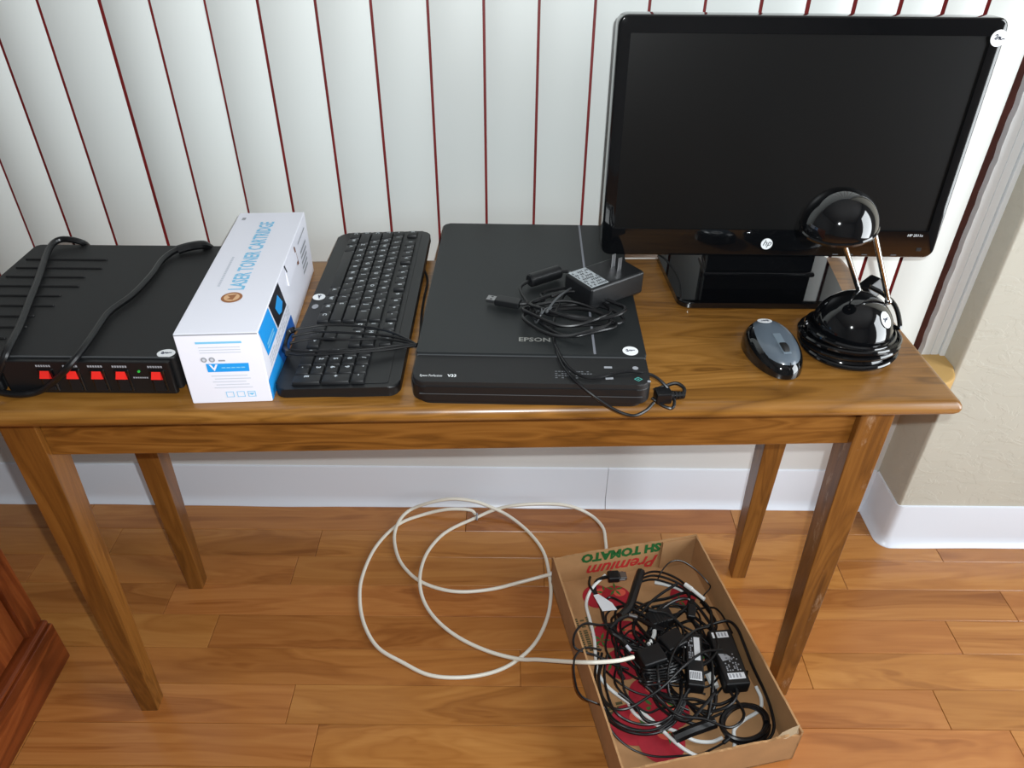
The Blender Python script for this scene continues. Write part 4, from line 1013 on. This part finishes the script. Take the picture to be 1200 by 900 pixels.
# adapters
def brick(label, c, ax, L, Wb, Hb, z, lab=True, up=None, name='power_adapter'):
    p = G(*t1([c])[0], z); p2 = G(*t1([ax])[0], z); d = (p2 - p); ang = math.atan2(d.y, d.x)
    o = thing(name, label, 'adapter', (p.x, p.y, z - Hb), ang)
    MB().box(-L / 2, L / 2, -Wb / 2, Wb / 2, 0, Hb, .0035, 3).build('body', M['blk'], o)
    return o
a1_ = brick('narrow black laptop power adapter with white label strip in the tray', (541, 500), (548, 610), .108, .030, .026, .058)
mb = MB(); F = frame((0, 0, .0263), (1, 0, 0), (0, 1, 0)); flat(mb, rect(-.044, .004, -.0005, .010), F); mb.build('label', M['labelw'], a1_, 0)
mb = MB(); flat(mb, rect(.026, .044, -.011, .0105), F); lb = mb.build('label', M['labelw'], a1_, 0)
mb = MB()
for k in range(8): flat(mb, rect(.028 + .0, .042, -.0095 + k * .0024, -.0085 + k * .0024), F, .0002)
mb.build('barcode', M['print_k'], lb, 0)['kind'] = 'stuff'
mb = MB()
for k in range(9):
    for q in range(3):
        if random.random() < .7: flat(mb, rect(-.042 + k * .005, -.038 + k * .005, -.0105 + q * .003, -.0088 + q * .003), F)
mb.build('small_print', M['print_g'], a1_, 0)['kind'] = 'stuff'
a2_ = brick('wide black laptop power adapter with printed white labels in the tray', (664, 492), (700, 590), .112, .044, .028, .056)
mb = MB(); F = frame((0, 0, .0283), (1, 0, 0), (0, 1, 0)); flat(mb, rect(-.050, -.038, -.017, .013), F); flat(mb, rect(.034, .046, -.014, .016), F); mb.build('label', M['labelw'], a2_, 0)
mb = MB(); flat(mb, [(-.006, -.018), (.010, -.014), (.006, .006), (-.004, -.004)], F)
for k in range(10):
    for q in range(6):
        if random.random() < .45: flat(mb, rect(-.004 + k * .0035, -.0015 + k * .0035, -.012 + q * .0045, -.0095 + q * .0045), F)
mb.build('small_print', M['print_g'], a2_, 0)['kind'] = 'stuff'
mb = MB()
for q in range(4):
    for s_ in (-.0445, .0395): flat(mb, rect(s_ - .0008 - .003, s_ + .004, -.012 + q * .006, -.0085 + q * .006), F, .0002)
mb.build('barcode', M['print_g'], a2_, 0)['kind'] = 'stuff'
c1_ = brick('square black plug adapter on which the white cable ends', (385, 485), (430, 470), .046, .036, .030, .066)
MB().box(-.010, .010, -.0185, -.0165, .006, .022, .001, 1).build('socket_face', M['blk_gloss'], c1_)
c2_ = brick('squat black plug adapter leaning on its square neighbour', (462, 428), (505, 405), .042, .036, .030, .064)
MB().box(.0205, .0225, -.010, .010, .006, .022, .001, 1).build('socket_face', M['blk_gloss'], c2_)
c3_ = brick('black plug with moulded grip between coils and adapters', (415, 345), (470, 330), .050, .030, .024, .050)
for k in range(4): MB().box(-.012 + k * .006, -.009 + k * .006, -.0155, .0155, .004, .0245).build('grip_rib', M['blk_matte'], c3_, 0)
# video plug
vp = brick('dark blue-black video plug with a metal shell by the lettered wall', (246, 195), (300, 192), .024, .022, .014, .058, name='video_plug'); vp['category'] = 'plug'
MB().box(.012, .026, -.008, .008, .003, .011, .001, 1).build('metal_shell', M['steel'], vp)
for s_ in (-.0095, .0095): MB().cyl((.010, s_, .007), (.022, s_, .007), .0018, 10).build('thumb_screw', M['steel'], vp)
MB().tube([(-.010, 0, .007), (-.022, -.002, .007), (-.034, -.006, .004), (-.040, -.018, -.002), (-.038, -.034, -.008)], .0034, 8, 6).build('cord', M['blk_soft'], vp)
# connector at the far middle, standing
vp = brick('black moulded plug behind the narrow adapter', (530, 325), (528, 360), .030, .016, .012, .050, name='moulded_plug'); vp['category'] = 'plug'
MB().box(-.030, -.013, -.0045, .0045, .003, .009, .001, 1).build('neck', M['blk_soft'], vp)
# paper tag
P = [G(*t1([q_])[0], .062) for q_ in ((172, 272), (190, 268), (240, 300), (258, 325), (205, 330))]
tg = thing('paper_tag', 'folded white paper tag on a cord in the tray', 'tag', tuple(P[0])); i2 = sub(tg)
P = [i2 @ p for p in P]; up_ = Vector((0, 0, .0008))
MB().add([p for p in P] + [p + up_ for p in P], [(4, 3, 2, 1, 0), (5, 6, 7, 8, 9)] + [(i, (i + 1) % 5, 5 + (i + 1) % 5, 5 + i) for i in range(5)]).build('tag_sheet', M['labelw'], tg, 0)
# white cords
cord('white cord running along the left wall of the tray to its front', [(215, 198), (168, 245), (146, 300), (160, 365), (175, 430), (180, 500), (192, 560), (232, 612), (300, 662), (380, 722), (430, 770), (500, 830), (570, 864), (630, 870), (676, 848), (686, 805), (684, 760), (720, 725), (775, 690), (797, 645), (780, 600)], .02, .0032, 'coax2', 'white_cable', zs=[.05, .045, .04, .035, .032, .03, .028, .026, .024, .024, .024, .024, .022, .022, .022, .02, .02, .018, .016, .016, .02])
cord('short white cord lying over the printed tomatoes', [(295, 655), (320, 700), (365, 730), (420, 748), (480, 770), (540, 800), (600, 805), (640, 790)], .014, .0032, 'coax2', 'white_cable', wob=.002)
o, p = cord('white stubby lead with plug lying on the coils', [(505, 232), (530, 250), (552, 268), (576, 287)], .055, .0036, 'coax2', 'white_cable', wob=.0005)
MB().cyl(p[0], p[1], .0046, 12).build('plug_sleeve', M['coax2'], o)
o, p = cord('white hooked cord end beside the square adapter', [(372, 452), (382, 438), (392, 418), (394, 400)], .05, .004, 'coax2', 'white_cable', wob=.001)
o, p = cord('white moulded plug end between the two long adapters', [(592, 556), (600, 572), (608, 590), (614, 606)], .030, .0080, 'coax2', 'white_plug_end', wob=.001)
o, p = cord('pale flat ribbon of white cord under the back coils', [(395, 225), (430, 232), (470, 243), (500, 258)], .034, .0036, 'coax2', 'white_cable', wob=.001)

# the rest of the tangle
rt = random.Random(21)
for k in range(16):
    cx, cy = rt.uniform(.10, .20), rt.uniform(.13, .30); rx, ry = rt.uniform(.035, .085), rt.uniform(.05, .11); ph_ = rt.uniform(0, 6.28); rot = rt.uniform(0, 3.14)
    turns = rt.choice((.7, 1.0, 1.4, 1.9)); z0 = rt.uniform(.016, .058); n_ = int(turns * 10) + 1
    P = []
    for q in range(n_ + 1):
        a = ph_ + turns * 2 * math.pi * q / n_; wv = 1 + .16 * math.sin(q * 1.9 + k)
        x, y = rx * wv * math.cos(a), ry * wv * math.sin(a)
        X_ = cx + x * math.cos(rot) - y * math.sin(rot) * .8; Y_ = cy + x * math.sin(rot) + y * math.cos(rot)
        X_ = min(max(X_, .016), TWd - .012); Y_ = min(max(Y_, .03), TLn - .05)
        P.append(Vector((X_, Y_, z0 + .010 * math.sin(q * .8 + k))))
    rr_k = rt.choice((.0019, .0023, .0028))
    Wt = Matrix.Translation(ty.location) @ Matrix.Rotation(ty.rotation_euler[2], 4, 'Z')
    P = [Wt @ p for p in P]
    o = thing('black_cord', 'black cord tangled with the others in the middle of the tray', 'cord', tuple(P[0]), 0, 'tangled black cords in the tray')
    i2 = sub(o); MB().tube([i2 @ p for p in P], rr_k, 8, 5).build('cord', M['blk_soft'], o)
    if k % 4 == 0:
        d = (P[-1] - P[-2]).normalized(); e = i2 @ P[-1]
        MB().cyl(e, e + d * .016, .0042, 12, .0036).build('barrel_plug', M['blk'], o)
